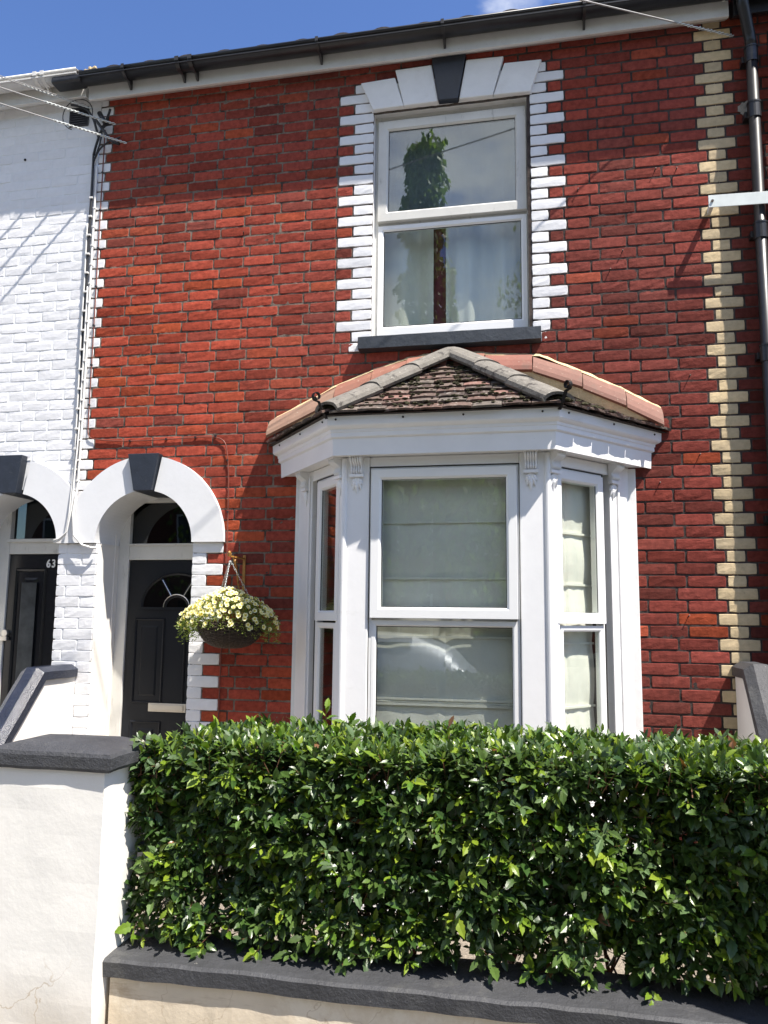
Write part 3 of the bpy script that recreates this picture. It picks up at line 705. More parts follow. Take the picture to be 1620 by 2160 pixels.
for T in (TL, TR):                                          # bedding mortar under the tiles and a sandy fillet above
    b = MB(); Tq = [T[0].lerp(T[1], .35)]+T[1:]; b.strip([p+Vector((0, -.125, -.115)) for p in Tq], [p+Vector((0, -.118, -.13 if k == 0 else -.20)) for k, p in enumerate(Tq)]); b.build('bedding_mortar', M_fillet, broof, fixn=False)
    b = MB(); n = 60; A, B_, C_ = [], [], []
    for i in range(n+1):
        k = min(int(i/n*(len(T)-1)), len(T)-2); p = T[k].lerp(T[k+1], i/n*(len(T)-1)-k); r_ = .5+.5*nz3(i*.4, p.x, 3)
        A.append(p+Vector((0, -.000, .022+.014*r_+nz3(i, 0, p.x)*.006))); B_.append(p+Vector((0, -.020-.006*r_, .016))); C_.append(p+Vector((0, -.045-.012*r_, -.002)))
    b.strip(A, B_); b.strip(B_, C_); b.build('mortar_fillet', M_fillet, broof, fixn=False)
b = MB()                                                   # moss cushions between the tiles
rs = random.Random(5)
def moss(c, r):
    bm = bmesh.new(); bmesh.ops.create_icosphere(bm, subdivisions=1, radius=1)
    vs = [(c.x+v.co.x*r*1.5*(1+rs.uniform(-.2, .2)), c.y+v.co.y*r*(1+rs.uniform(-.2, .2)), c.z+v.co.z*r*.6) for v in bm.verts]
    b.add(vs, [tuple(v.index for v in f.verts) for f in bm.faces]); bm.free()
for i in range(260):
    u_, v_ = rs.random(), rs.random()**1.4*.85
    p = (E[1].lerp(E[2], .5+(u_-.5)*1)).lerp(APX, v_); moss(p+Vector((0, -.012, .026)), rs.uniform(.005, .014))
for i in range(70): p = E[2].lerp(E[3], rs.random()*.5).lerp(APX, rs.random()*.35); moss(p+Vector((.01, -.01, .028)), rs.uniform(.006, .018))
for c in (1, 2):
    for i in range(14): p = E[c].lerp(APX, rs.uniform(0, .08))+Vector((rs.uniform(-.03, .03), 0, .03)); moss(p, rs.uniform(.008, .02))
b.build('moss', M_moss, broof)['kind'] = 'stuff'
def hip_iron(P, d):
    b = MB(); pts = [P-d*.03+Vector((0, 0, -.035)), P+d*.00+Vector((0, 0, .0)), P+d*.03+Vector((0, 0, .055))]
    c = P+d*.045+Vector((0, 0, .085)); n = 16
    for i in range(n+1):
        a = R(-60+400*i/n); r_ = .030*(1-.45*i/n); pts.append(c+d*(math.cos(a)*r_)+Vector((0, 0, math.sin(a)*r_)))
    s_ = d.cross(Vector((0, 0, 1))).normalized(); A, B_ = [], []
    for o_ in (-.003, .003):
        b.strip([p-s_*.011+Vector((0, 0, 0))*o_ for p in pts], [p+s_*.011 for p in pts])
    o = b.build('hip_iron', M_iron, broof, fixn=False); m = o.modifiers.new('solid', 'SOLIDIFY'); m.thickness = .004; return o
hip_iron(E[1]+Vector((-.005, -.01, .01)), Vector((-.6, -.8, 0)).normalized()); hip_iron(E[2]+Vector((.005, -.01, .01)), Vector((.6, -.8, 0)).normalized())

# ------------------------------------------------------------------ arches and doors
def arch(c, clip, parent, keypoly, sgn):
    def ring(a0, a1):
        n = 20; inn = [(c[0]+.366*math.cos(R(a0+(a1-a0)*i/n)), c[1]+.366*math.sin(R(a0+(a1-a0)*i/n))) for i in range(n+1)]
        out_ = [(c[0]+.600*math.cos(R(a0+(a1-a0)*i/n)), c[1]+.612*math.sin(R(a0+(a1-a0)*i/n))) for i in range(n+1)]
        out_ = [(max(x, clip+.002), z) if sgn > 0 else (min(x, clip-.002), z) for x, z in out_]
        b = MB()
        for i in range(n):
            q = [inn[i], out_[i], out_[i+1], inn[i+1]]
            vs = [(x, -.032, z) for x, z in q]+[(x, .30, z) for x, z in q]
            b.add(vs, [(0, 1, 2, 3), (0, 3, 7, 4), (1, 5, 6, 2)]+([(0, 4, 5, 1)] if i == 0 else []))
        return b
    a = ring(0, 78.5); o = a.build('door_arch', M_arch, parent, fixn=False)
    a = ring(101.5, 180); a.build('arch_half', M_arch, o, fixn=False)
    b = MB(); b.prism(keypoly, -.066, .28); b.build('keystone', M_blackstone, o, bevel=.004)
    return o
arch(ARC, -2.092, house, [(-1.678, 2.718), (-1.443, 2.718), (-1.487, 2.455), (-1.623, 2.455)], 1)
arch(ARW, -2.092, white, [(-2.715, 2.738), (-2.515, 2.738), (-2.548, 2.458), (-2.680, 2.458)], -1)
def moulding(b, x0, x1, z0, z1, y, w=.022, h=.010):
    for (iw, hh) in ((0, 0), (w*.5, -h), (w, 0)): pass
    L0 = [(x0, z0), (x1, z0), (x1, z1), (x0, z1)]
    def ins(d): return [(x0+d, z0+d), (x1-d, z0+d), (x1-d, z1-d), (x0+d, z1-d)]
    lv = [(ins(0), y), (ins(w*.35), y-h), (ins(w*.7), y-h*.6), (ins(w), y+.004), (ins(w*2.2), y+.004), (ins(w*3), y-.006)]
    vs = [(x, yy, z) for q, yy in lv for x, z in q]; fs = []
    for a in range(len(lv)-1):
        for k in range(4): fs.append((a*4+k, a*4+(k+1) % 4, a*4+4+(k+1) % 4, a*4+4+k))
    fs.append(tuple((len(lv)-1)*4+k for k in range(4))); b.add(vs, fs)
DY = .315
d1 = MB(); d1.box(-1.83, -1.05, DY, DY+.045, .02, 1.995)
moulding(d1, -1.765, -1.525, .965, 1.575, DY-.001); moulding(d1, -1.375, -1.125, .965, 1.575, DY-.001)
moulding(d1, -1.765, -1.525, .20, .845, DY-.001); moulding(d1, -1.375, -1.125, .20, .845, DY-.001)
d1 = d1.build('front_door', M_door, house, bevel=.002)
cx, cz, rx_, rz_ = -1.437, 1.655, .268, .232
b = MB(); n = 28
def arcpts(kx, kz, y): return [(cx+kx*math.cos(math.pi*i/n), y, cz+kz*math.sin(math.pi*i/n)) for i in range(n+1)]
A, B_, C_ = arcpts(rx_+.022, rz_+.022, DY-.001), arcpts(rx_+.012, rz_+.012, DY-.013), arcpts(rx_, rz_, DY-.004)
b.strip(A, B_); b.strip(B_, C_); b.box(cx-rx_-.022, cx+rx_+.022, DY-.013, DY-.001, cz-.018, cz)
b.build('fanlight_moulding', M_door, d1, fixn=False)
b = MB(); P0 = [(x, DY-.003, z) for x, y, z in arcpts(rx_, rz_, 0)]; b.add([(cx, DY-.003, cz)]+P0, [(0, i+1, i+2) for i in range(n)])
b.build('half_moon_glass', M_glass2, d1, fixn=False)
b = MB()
for a in (62, 118):
    ca, sa = math.cos(R(a)), math.sin(R(a)); b.tube([(cx+.09*ca, DY-.008, cz+.08*sa), (cx+rx_*ca, DY-.008, cz+rz_*sa)], .010, 6)
b.tube([(cx+.09*math.cos(math.pi*i/12), DY-.008, cz+.08*math.sin(math.pi*i/12)) for i in range(13)], .010, 6)
b.build('glazing_bars', M_door, d1)
b = MB()
for a in (62, 118):
    ca, sa = math.cos(R(a)), math.sin(R(a)); b.tube([(cx+.10*ca+.006, DY-.019, cz+.09*sa), (cx+(rx_-.01)*ca+.006, DY-.019, cz+(rz_-.01)*sa)], .0032, 6)
b.tube([(cx+.102*math.cos(math.pi*i/12), DY-.018, cz+.092*math.sin(math.pi*i/12)) for i in range(13)], .003, 6)
b.build('lead_strips', M_silver, d1)
b = MB(); b.box(-1.624, -1.333, DY-.013, DY-.001, .912, .972); b.build('letter_plate', M_letter, d1, bevel=.004)
b = MB(); b.box(-1.605, -1.352, DY-.020, DY-.0135, .925, .962); b.build('letter_flap', M_letter, d1, bevel=.003)
f1 = MB(); f1.box(-1.918, -1.834, DY-.015, DY+.06, -.02, 2.62); f1.box(-1.046, -.98, DY-.01, DY+.06, -.02, 2.62)
f1.box(-1.833, -1.047, DY-.015, DY+.06, 1.999, 2.11); f1.box(-1.833, -1.047, DY-.015, DY+.06, 2.425, 2.62); f1.box(-1.83, -1.05, DY-.03, DY-.016, 2.103, 2.118)
f1 = f1.build('door_frame', M_oldframe, house, bevel=.004)
pane('fanlight_pane', -1.832, -1.048, 2.112, 2.424, DY+.02, f1, m=M_glass2)
b = MB(); b.box(-1.915, -1.911, .05, .29, 2.085, 2.100); b.box(-1.915, -1.907, .235, .243, .3, 2.45); b.build('bead', M_render2, f1)
b = MB(); b.box(-2.0, -1.0, 0.02, .31, -.1, .0); b.build('doorstep', M_pave, house)
# white house door, number 63
d2 = MB(); d2.box(-2.824, -2.15, .30, .34, -.0, 2.043); moulding(d2, -2.765, -2.50, .55, 1.94, .299, w=.03, h=.016); moulding(d2, -2.42, -2.17, .55, 1.94, .299, w=.03, h=.016)
d2 = d2.build('front_door', M_door2, white, bevel=.002)
b = MB(); b.box(-2.695, -2.57, .280, .285, .66, 1.83); b.build('etched_door_glass', mat('etched_dark_glass', (.06, .065, .065), .3, .5, 9), d2)
b = MB(); b.tube([(-2.808, .299, 1.45), (-2.808, .27, 1.45)], .026, 16); b.build('door_lock', M_silver, d2, bevel=.003)
b = MB(); b.box(-2.84, -2.775, .255, .285, 1.395, 1.425); b.build('door_pull', M_silver, d2, bevel=.004)
f2 = MB(); f2.box(-2.95, -2.826, .285, .36, 0, 2.6); f2.box(-2.825, -2.12, .285, .36, 2.046, 2.15); f2.box(-2.84, -2.12, .262, .284, 2.135, 2.160)
f2 = f2.build('door_frame', M_oldframe, white, bevel=.004)
pane('fanlight_pane', -2.825, -2.12, 2.152, 2.62, .33, f2, m=M_glass2)
b = MB(); b.box(-3.05, -2.953, .0215, .36, 0, 2.095); b.build('porch_reveal', M_render2, white, bevel=.01)
fc = bpy.data.curves.new('house_number', 'FONT'); fc.body = '63'; fc.size = .084; fc.extrude = .003; fc.offset = .0018; fc.space_character = 1.2
tmp = bpy.data.objects.new('t', fc); COL.objects.link(tmp); dg = bpy.context.evaluated_depsgraph_get()
me = bpy.data.meshes.new_from_object(tmp.evaluated_get(dg)); bpy.data.objects.remove(tmp)
for v in me.vertices: x, y, z = v.co; v.co = (-2.506+x*.85, .2935-z, 1.945+y)
me.materials.clear(); me.materials.append(mat('chrome_number', (.80, .80, .78), .5, 0)); o = bpy.data.objects.new('house_number', me); COL.objects.link(o); o.parent = d2
o.matrix_parent_inverse = d2.matrix_world.inverted()

# ------------------------------------------------------------------ eaves: fascia, gutter, roof tiles
def eaves(x0, x1, parent, mf, mg, zo=0., gy=0., lab=None):
    b = MB(); b.prism([(-.112, 5.438+zo), (-.112, 5.60+zo), (-.09, 5.60+zo), (.02, 5.60+zo), (.02, 5.505+zo), (-.09, 5.438+zo)], 0, 1, fr=lambda x, y, z: (x0+(x1-x0)*y, x, z))
    f = b.build('fascia_board', mf, parent, bevel=.004)
    prof = []; n = 14
    for i in range(n+1):
        a = math.pi+math.pi*i/n; prof.append((-.190+math.cos(a)*-.060, 5.560+zo+math.sin(a)*.068))
    prof = [(-.258+.002, 5.572+zo), (-.258, 5.562+zo), (-.252, 5.558+zo), (-.250, 5.545+zo)] + [(-.188+.062*math.cos(R(180+180*i/n)), 5.552+zo+.042*math.sin(R(180+180*i/n))) for i in range(n+1)] + [(-.120, 5.575+zo)]
    b = MB()
    b.strip([(x0, y, z) for y, z in prof], [(x1, y, z) for y, z in prof])
    g = b.build('gutter', mg, parent, smooth=True, fixn=False); m = g.modifiers.new('s', 'SOLIDIFY'); m.thickness = .003
    b = MB(); b.box(x0, x1, -.2535, -.247, 5.530+zo, 5.536+zo); b.box(x0, x1, -.245, -.13, 5.566+zo, 5.569+zo); b.build('gutter_bead', mg, g)
    return f, g
def bracket(x, g, mg, zo=0, w=.022):
    b = MB(); n = 12
    prof = [(-.262, 5.578+zo), (-.262, 5.545+zo)]+[(-.188+.0685*math.cos(R(180+180*i/n)), 5.552+zo+.048*math.sin(R(180+180*i/n))) for i in range(n+1)]
    b.strip([(x-w/2, y, z) for y, z in prof], [(x+w/2, y, z) for y, z in prof])
    o = b.build('gutter_bracket', mg, g, fixn=False); m = o.modifiers.new('s', 'SOLIDIFY'); m.thickness = .006; return o
def prong(x, g, mg, zo=0):
    b = MB(); b.prism([(-.240, 5.520+zo), (-.115, 5.535+zo), (-.115, 5.468+zo), (-.128, 5.468+zo), (-.165, 5.498+zo)], x-.008, x+.008, fr=lambda a, y, z: (y, a, z)); return b.build('gutter_bracket', mg, g, bevel=.002)
f, g = eaves(-2.135, 2.392, house, M_fascia, M_gutter)
for x in (-1.78, -.31, .565, 1.49): bracket(x, g, M_gutter); prong(x, g, M_gutter)
for x in (-1.355, -1.255): bracket(x, g, M_gutter, w=.03); prong(x+.005, g, M_gutter)
b = MB(); b.tube([(-1.355, -.188, 5.556), (-1.255, -.188, 5.556)], .047, 20); b.build('gutter_union', M_gutter, g)
b = MB(); b.box(-2.37, -2.125, -.248, -.13, 5.508, 5.566); b.build('gutter_end', M_gutter, g, bevel=.02, seg=3)
f2_, g2 = eaves(-5.2, -2.16, white, M_fascia, M_fascia, zo=.035)
for x in (-2.50, -2.44): bracket(x, g2, M_fascia, .035, w=.03)
prong(-2.45, g2, M_fascia, .035)
eaves(2.42, 4.6, rightn, M_gutter, M_gutter, zo=-.0)
def rooft(x0, x1, parent, m):
    b = MB(); pitch = .29; nx = int((x1-x0)/.0242); rows = []
    for (yv, lift) in ((-.215, .0), (-.215, .03), (.1, .0), (.1, .03), (.42, .0), (.42, .03), (5.2, 0)):
        pts = []
        for i in range(nx+1):
            x = x0+(x1-x0)*i/nx; q = (x/pitch) % 1; bump = .032*max(0, math.sin(math.pi*min(1, max(0, (q-.25)/.5))))**.6
            pts.append((x, yv+nz3(int(x/pitch), yv, 1, 3)*.01, 5.562+(yv+.215)*.66+lift*(.9+.5*nz3(int(x/pitch)*3.3, yv*9, 2))+bump*.8))
        rows.append(pts)
    for a in range(len(rows)-1): b.strip(rows[a], rows[a+1])
    return b.build('roof_tiles', m, parent, fixn=False)
rooft(-2.12, 2.40, house, M_rooftile); rooft(-5.2, -2.14, white, M_rooftile); rooft(2.42, 4.6, rightn, M_rooftile)
b = MB()
for i in range(22):
    c = Vector((-2.12+rnd(0, .09), -.19+rnd(-.02, .02), 5.60+rnd(0, .022))); rs = random
    bm = bmesh.new(); bmesh.ops.create_icosphere(bm, subdivisions=1, radius=.014); b.add([v.co+c for v in bm.verts], [tuple(v.index for v in f_.verts) for f_ in bm.faces]); bm.free()
b.build('mortar_lump', M_fillet, house)
# house bodies behind so the terrace is solid from the side
b = MB(); b.box(-5.2, -2.10, 4.9, 5.1, 0, 8.8); b.build('rear_wall', M_room, white)
b = MB(); b.box(-2.09, 2.3, 4.9, 5.1, 0, 8.8); b.build('rear_wall', M_room, house)
b = MB(); b.box(2.32, 4.6, 4.9, 5.1, 0, 8.8); b.build('rear_wall', M_room, rightn)
# air vent under the left eaves
b = MB(); b.box(-2.355, -2.195, -.012, .02, 5.310, 5.462)
for i in range(7): b.box(-2.345, -2.205, -.019, -.0125, 5.322+i*.019, 5.331+i*.019)
b.build('air_vent', M_gutter, white, bevel=.001)
# small hole and nails in the walls
b = MB(); b.tube([(-2.72, -.006, 5.085), (-2.72, .01, 5.085)], .010, 8); b.build('drill_hole', M_hole, white)
for (x, z) in ((1.43, 4.40), (2.05, 4.48), (1.92, 4.49), (1.62, 3.83), (2.08, 3.1), (2.12, 2.6), (1.88, 2.43), (1.70, 3.95), (-1.72, 4.22), (-.9, 4.31), (2.02, 1.62)):
    b = MB(); b.tube([(x, .0, z), (x+.006, -.022, z+.012)], .0035, 6); b.build('wall_nail', M_iron, house)
# cement patch on right neighbour
b = MB(); n = 18; b.add([(2.49+.055*math.cos(i*2*math.pi/n)*(1+rnd(-.3, .3)), -.005, 4.86+.045*math.sin(i*2*math.pi/n)*(1+rnd(-.3, .3))) for i in range(n)], [tuple(range(n))])
b.build('cement_patch', mat('cement', (.30, .27, .23), .95, .3, 30), rightn)
# downpipe
dp = MB(); PX = 2.517; PY = -.088
dp.tube([(PX, PY, 0), (PX, PY, 5.27)], .034, 20)
dp.tube([(2.455, -.19, 5.52), (2.455, -.19, 5.47), (2.463, -.178, 5.44), (2.507, -.10, 5.31), (PX, PY, 5.27), (PX, PY, 5.22)], .036, 18)
dp = dp.build('downpipe', M_gutter, rightn, smooth=True)
for z in (5.16, 4.78, 3.98, 3.2, 2.2):
    b = MB(); b.tube([(PX, PY, z-.05), (PX, PY, z+.05)], .040, 20); b.tube([(PX, PY, z+.045), (PX, PY, z+.056)], .043, 20); b.box(PX-.05, PX+.05, PY+.03, .01, z-.02, z+.02)
    b.build('pipe_collar', M_gutter, dp, smooth=False)
b = MB(); b.tube([(2.668, -.105, 0), (2.668, -.105, 5.3)], .057, 20); b.build('shade_pipe', M_gutter, rightn, smooth=True)  # second pipe added out of view to widen the shadow beside the downpipe
# pale flat metal bar fixed across the downpipe
bar = MB(); bar.prism([(2.213, 4.140), (4.5, 4.10), (4.5, 4.178), (2.213, 4.219)], -.138, -.132); bar.box(2.23, 2.25, -.131, .0, 4.16, 4.20)
bar = bar.build('wall_bar', M_galv, bevel=.001); tag(bar, 'pale flat metal bar fixed across the wall in front of the black downpipe', 'metal bar')
b = MB(); b.tube([(2.235, -.139, 4.180), (2.235, -.145, 4.180)], .009, 6); b.build('bolt', M_iron, bar)

# ------------------------------------------------------------------ cables
def cat(P, Q, sag, n=40): return [Vector(P).lerp(Vector(Q), i/n)-Vector((0, 0, sag*4*(i/n)*(1-i/n))) for i in range(n+1)]
def helix(pts, r, turns, rr, phase=0):
    o = []; n = len(pts)
    for i, p in enumerate(pts):
        t = (pts[min(i+1, n-1)]-pts[max(i-1, 0)]).normalized(); a = t.cross(Vector((0, 0, 1))).normalized(); c = a.cross(t)
        q = phase+2*math.pi*turns*i/n; o.append(p+(a*math.cos(q)+c*math.sin(q))*r)
    return o
def dropcable(A, P, sag, label, name='overhead_cable', grip=.52, r=.0045, group='overhead cables'):
    full = cat(A, P, sag, 60); b = MB(); b.tube(full, r, 6)
    o = tag(b.build(name, M_greycable, smooth=True), label, 'cable', group)
    if grip:
        L0 = (Vector(P)-Vector(A)).length; seg = cat(A, P, sag, 600); k = int(grip/L0*600); sg = seg[:k+1]
        b = MB(); b.tube(helix(sg, r*1.5, grip/.055, 0), r*.75, 5); b.tube(helix(sg, r*1.5, grip/.055, 0, math.pi), r*.75, 5); b.build('spiral_grip', M_galv, o, smooth=True)
    return o
POLE = Vector((-8.6, -4.9, 6.05))
dropcable((-1.845, -.03, 5.105), POLE+Vector((0, 0, -.1)), -.0+.05, 'lower of two grey overhead cables with a spiral grip at the left party line')
dropcable((-1.945, -.03, 5.27), POLE+Vector((0, .1, .05)), .05, 'upper of two grey overhead cables with a spiral grip beside the air vent')
dropcable((-2.125, -.06, 5.395), POLE+Vector((.1, .2, .35)), .05, 'thin overhead cable tied up at the end of the white gutter', grip=.5, r=.003)
dropcable((-2.16, -.10, 5.41), POLE+Vector((.1, .25, .30)), .05, 'thinnest overhead cable running beside the white gutter end', grip=0, r=.0025)
dropcable((2.43, -.03, 5.355), POLE+Vector((0, -.1, .2)), .10, 'long pale overhead cable crossing the eaves to the top of the cream quoins', grip=.42, r=.005)
b = MB(); b.tube([POLE+Vector((0, .0, -6.2)), POLE+Vector((0, 0, .8))], [.13, .10], 14); tag(b.build('telegraph_pole', M_bark, smooth=True), 'wooden telegraph pole carrying the overhead cables', 'pole')
# eye bolts
for (x, z) in ((-1.845, 5.105), (-1.945, 5.27), (2.43, 5.355)):
    pass
b = MB()
def wav(pts, n=6, amp=.004, sd=0):
    o = []; P = [Vector(p) for p in pts]
    for a, c in zip(P[:-1], P[1:]):
        for i in range(n): p = a.lerp(c, i/n); o.append(p+Vector((nz3(p.z*3, p.x*3, sd)*amp, nz3(p.z*3, sd, 1)*amp*.4, 0)))
    return o+[P[-1]]
def smoothpath(pts, it=3):
    P = [Vector(p) for p in pts]
    for _ in range(it):
        o = [P[0]]
        for a, c in zip(P[:-1], P[1:]): o += [a.lerp(c, .25), a.lerp(c, .75)]
        P = o+[P[-1]]
    return P
CB = thing('cable_bundle', 'bundle of black and white cables running down the party line beside the white quoins', 'cable', (-2.1, 0, 2.2))
b.tube(wav([(-2.120, -.018, 5.0), (-2.118, -.016, 4.2), (-2.108, -.016, 3.3), (-2.112, -.016, 2.6)]), .0075, 6)
b.tube(wav([(-2.128, -.012, 5.05), (-2.128, -.012, 4.0), (-2.12, -.012, 2.55)], sd=3), .006, 6)
b.tube(smoothpath([(-2.128, -.012, 5.05), (-2.10, -.03, 5.12), (-2.06, -.04, 5.22), (-2.0, -.05, 5.33), (-1.98, -.06, 5.38)]), .009, 6)
b.tube(smoothpath([(-2.115, -.02, 5.0), (-2.07, -.035, 5.08), (-1.99, -.04, 5.13), (-1.90, -.03, 5.16)]), .007, 6)
b.tube(smoothpath([(-2.12, -.02, 5.0), (-2.06, -.03, 5.14), (-2.05, -.045, 5.25), (-1.98, -.03, 5.28)]), .006, 6)
b.tube(smoothpath([(-1.90, -.04, 5.10), (-1.96, -.05, 5.12), (-2.02, -.05, 5.2), (-2.10, -.06, 5.31)]), .012, 6)
b.tube(smoothpath([(-2.07, -.05, 5.16), (-2.12, -.06, 5.34), (-2.20, -.07, 5.42), (-2.30, -.08, 5.44)]), .009, 6)
b.tube([(-2.03+.012, -.05, 5.27), (-2.07, -.06, 5.36)], .018, 8)
n = 22; b.tube([(-2.245+.125*math.cos(R(-20+270*i/n)), -.07, 5.36+.125*math.sin(R(-20+270*i/n))) for i in range(n+1)], .0035, 5)
b.build('black_cables', M_blackcable, CB, smooth=True)
b = MB()
b.tube(smoothpath(wav([(-2.090, -.018, 4.95), (-2.086, -.016, 4.1), (-2.080, -.016, 3.3), (-2.086, -.016, 2.5), (-2.088, -.05, 2.3), (-2.07, -.05, 2.15), (-2.0, -.05, 2.08), (-1.93, -.045, 2.06), (-1.90, -.03, 2.06)], amp=.003), 1), .0085, 6)
b.tube(smoothpath(wav([(-2.138, -.016, 4.5), (-2.134, -.016, 3.6), (-2.122, -.016, 2.7), (-2.118, -.05, 2.3), (-2.14, -.05, 2.15), (-2.19, -.05, 2.11), (-2.225, -.045, 2.10)], amp=.003, sd=4), 1), .007, 6)
b.tube(smoothpath(wav([(-2.103, -.020, 4.0), (-2.10, -.02, 3.0), (-2.102, -.05, 2.34), (-2.125, -.055, 2.17), (-2.18, -.055, 2.125), (-2.225, -.05, 2.115)], amp=.003, sd=8), 1), .006, 6)
b.build('white_cables', M_whitecable, CB, smooth=True)
z = 4.7
while z > 2.3:
    b = MB(); b.box(-2.132, -2.104, -.030, .0, z-.006, z+.008); b.build('cable_clip', M_whitecable, CB, bevel=.002)
    b = MB(); b.box(-2.098, -2.078, -.028, .0, z-.09, z-.078); b.build('cable_clip', M_whitecable, CB, bevel=.002); z -= .148
b = MB(); pts = smoothpath([(-2.045, -.008, 5.25), (-2.045, -.008, 4.6), (-2.04, -.008, 3.8), (-2.038, -.008, 2.95), (-2.032, -.01, 2.87), (-1.99, -.012, 2.845), (-1.80, -.012, 2.825), (-1.604, -.010, 2.822), (-1.40, -.012, 2.826), (-1.243, -.010, 2.830),
      (-1.06, -.010, 2.836), (-.975, -.012, 2.80), (-.957, -.012, 2.71), (-.94, -.010, 2.565), (-.932, -.012, 2.106), (-.935, -.012, 1.8), (-.942, -.010, 1.594), (-.950, -.012, 1.3), (-.952, -.010, .5)], 3)
b.tube(pts, .0042, 6); o = tag(b.build('thin_wall_cable', M_redcable, smooth=True), 'thin red brown cable looping over the porch arch and down beside it', 'cable')
for (x, z) in ((-1.7, 2.823), (-1.42, 2.826), (-1.2, 2.831), (-1.05, 2.836), (-.955, 2.66), (-.938, 2.3), (-.934, 1.94), (-2.044, 4.9), (-2.044, 4.6), (-2.043, 4.3), (-2.041, 4.0), (-2.04, 3.7), (-2.04, 3.4), (-2.04, 3.1)):
    b = MB(); b.box(x-.006, x+.006, -.017, .0, z-.004, z+.008); b.build('cable_clip', M_blackcable, o)

# ------------------------------------------------------------------ hanging basket
BX, BY, BZ = -.79, -.25, 1.560
br = MB(); br.box(-.818, -.800, -.008, .0, 1.62, 2.005); br.box(-.816, -.802, -.25, -.008, 1.975, 1.985)
br.tube(smoothpath([(-.809, -.02, 1.70), (-.809, -.10, 1.80), (-.809, -.13, 1.90), (-.809, -.20, 1.972)]), .006, 6)
br.tube(smoothpath([(-.809, -.25, 1.98), (-.809, -.275, 1.99), (-.809, -.268, 2.01), (-.809, -.25, 2.0)]), .007, 8); br.tube([(-.809, -.262, 1.990), (-.809, -.270, 1.990)], .014, 10)
n = 12; br.tube([(-.809, -.16+.022*math.cos(i*.7)*(1-i/18), 1.945+.022*math.sin(i*.7)*(1-i/18)) for i in range(13)], .005, 6)
tag(br.build('basket_bracket', M_brass, smooth=False), 'ochre scrolled iron wall bracket holding the flower basket', 'bracket')
bk = thing('hanging_basket', 'wicker hanging basket overflowing with pale yellow petunias beside the porch', 'hanging basket', (BX, BY, BZ-.17))
b = MB(); RB = .205
def bowl(t): a = t*math.pi/2; return RB*math.cos(a)**.75+.004, -.165*math.sin(a)     # t 0 rim .. 1 bottom
ns = 26
for i in range(ns):
    a = 2*math.pi*i/ns; b.tube([(BX+bowl(t/10)[0]*math.cos(a), BY+bowl(t/10)[0]*math.sin(a), BZ+bowl(t/10)[1]) for t in range(11)], .0035, 5)
rg = 26
for r_ in range(rg):
    t = (r_+.3)/rg*.98; rad, zz = bowl(t); m_ = 104; pts = []
    for i in range(m_+1):
        a = 2*math.pi*i/m_; q = math.cos(a*ns/2+(math.pi if r_ % 2 else 0)); pts.append((BX+(rad+.0045*q)*math.cos(a), BY+(rad+.0045*q)*math.sin(a), BZ+zz+rnd(-.0012, .0012)))
    b.tube(pts, .0034, 5, cap=False)
b.build('wicker_bowl', M_wicker, bk, smooth=True)
b = MB(); prof = [bowl(t/8) for t in range(9)]
for i in range(20):
    a0, a1 = 2*math.pi*i/20, 2*math.pi*(i+1)/20
    b.strip([(BX+r_*.95*math.cos(a0), BY+r_*.95*math.sin(a0), BZ+z_*.95) for r_, z_ in prof], [(BX+r_*.95*math.cos(a1), BY+r_*.95*math.sin(a1), BZ+z_*.95) for r_, z_ in prof])
b.build('basket_lining', M_hole, bk, fixn=False)
b = MB()
for i in range(3):
    a = R(30+120*i); P, Q = Vector((BX+RB*math.cos(a), BY+RB*math.sin(a), BZ)), Vector((-.809, -.25, 1.955)); n = 24
    for k in range(n):
        p, q = P.lerp(Q, k/n), P.lerp(Q, (k+.82)/n); s_ = Vector((math.sin(a), -math.cos(a), 0)) if k % 2 else Vector((math.cos(a), math.sin(a), 0))
        b.tube([p+s_*.004, q+s_*.004], .0014, 4); b.tube([p-s_*.004, q-s_*.004], .0014, 4)
b.build('hanging_chains', M_galv, bk)
rb = random.Random(11)
def dome(r0=.75):
    """random point in the shaggy cushion of foliage (wide, drooping at the rim)"""
    while True:
        x, y, z = rb.uniform(-1, 1), rb.uniform(-1, 1), rb.uniform(-.35, 1)
        d = x*x+y*y+z*z
        if r0 < d < 1:
            p = Vector((BX-.012+x*.335, BY-.005+y*.235, BZ+.025+z*.185*(1-.35*abs(x))-.055*abs(x)**2))
            if p.y < -.01: return p, Vector((x, y*1.1, z+.25)).normalized()
b = MB()
for i in range(3600):
    p, d = dome(.25); 
    if rb.random() < .6: p.z -= rb.uniform(0, .03+.06*min(1, abs(p.x-BX)/.25)**2)
    t = (d+Vector((rb.uniform(-1, 1), rb.uniform(-1, 1), rb.uniform(-1, .5)))*.8).normalized(); s_ = t.cross(Vector((rb.random(), rb.random(), rb.random()))).normalized()
    ln, w = rb.uniform(.014, .028), rb.uniform(.003, .0055); c = Vector((.12, .18, .03)).lerp(Vector((.30, .36, .08)), rb.random()); c *= rb.uniform(.6, 1.1)
    nn = t.cross(s_)*.003
    b.add([p, p+t*ln*.5+s_*w+nn, p+t*ln, p+t*ln*.5-s_*w+nn], [(0, 1, 2, 3)], tuple(c))
o = b.build('foliage', M_bleaf, bk, fixn=False); o['kind'] = 'stuff'
b = MB()
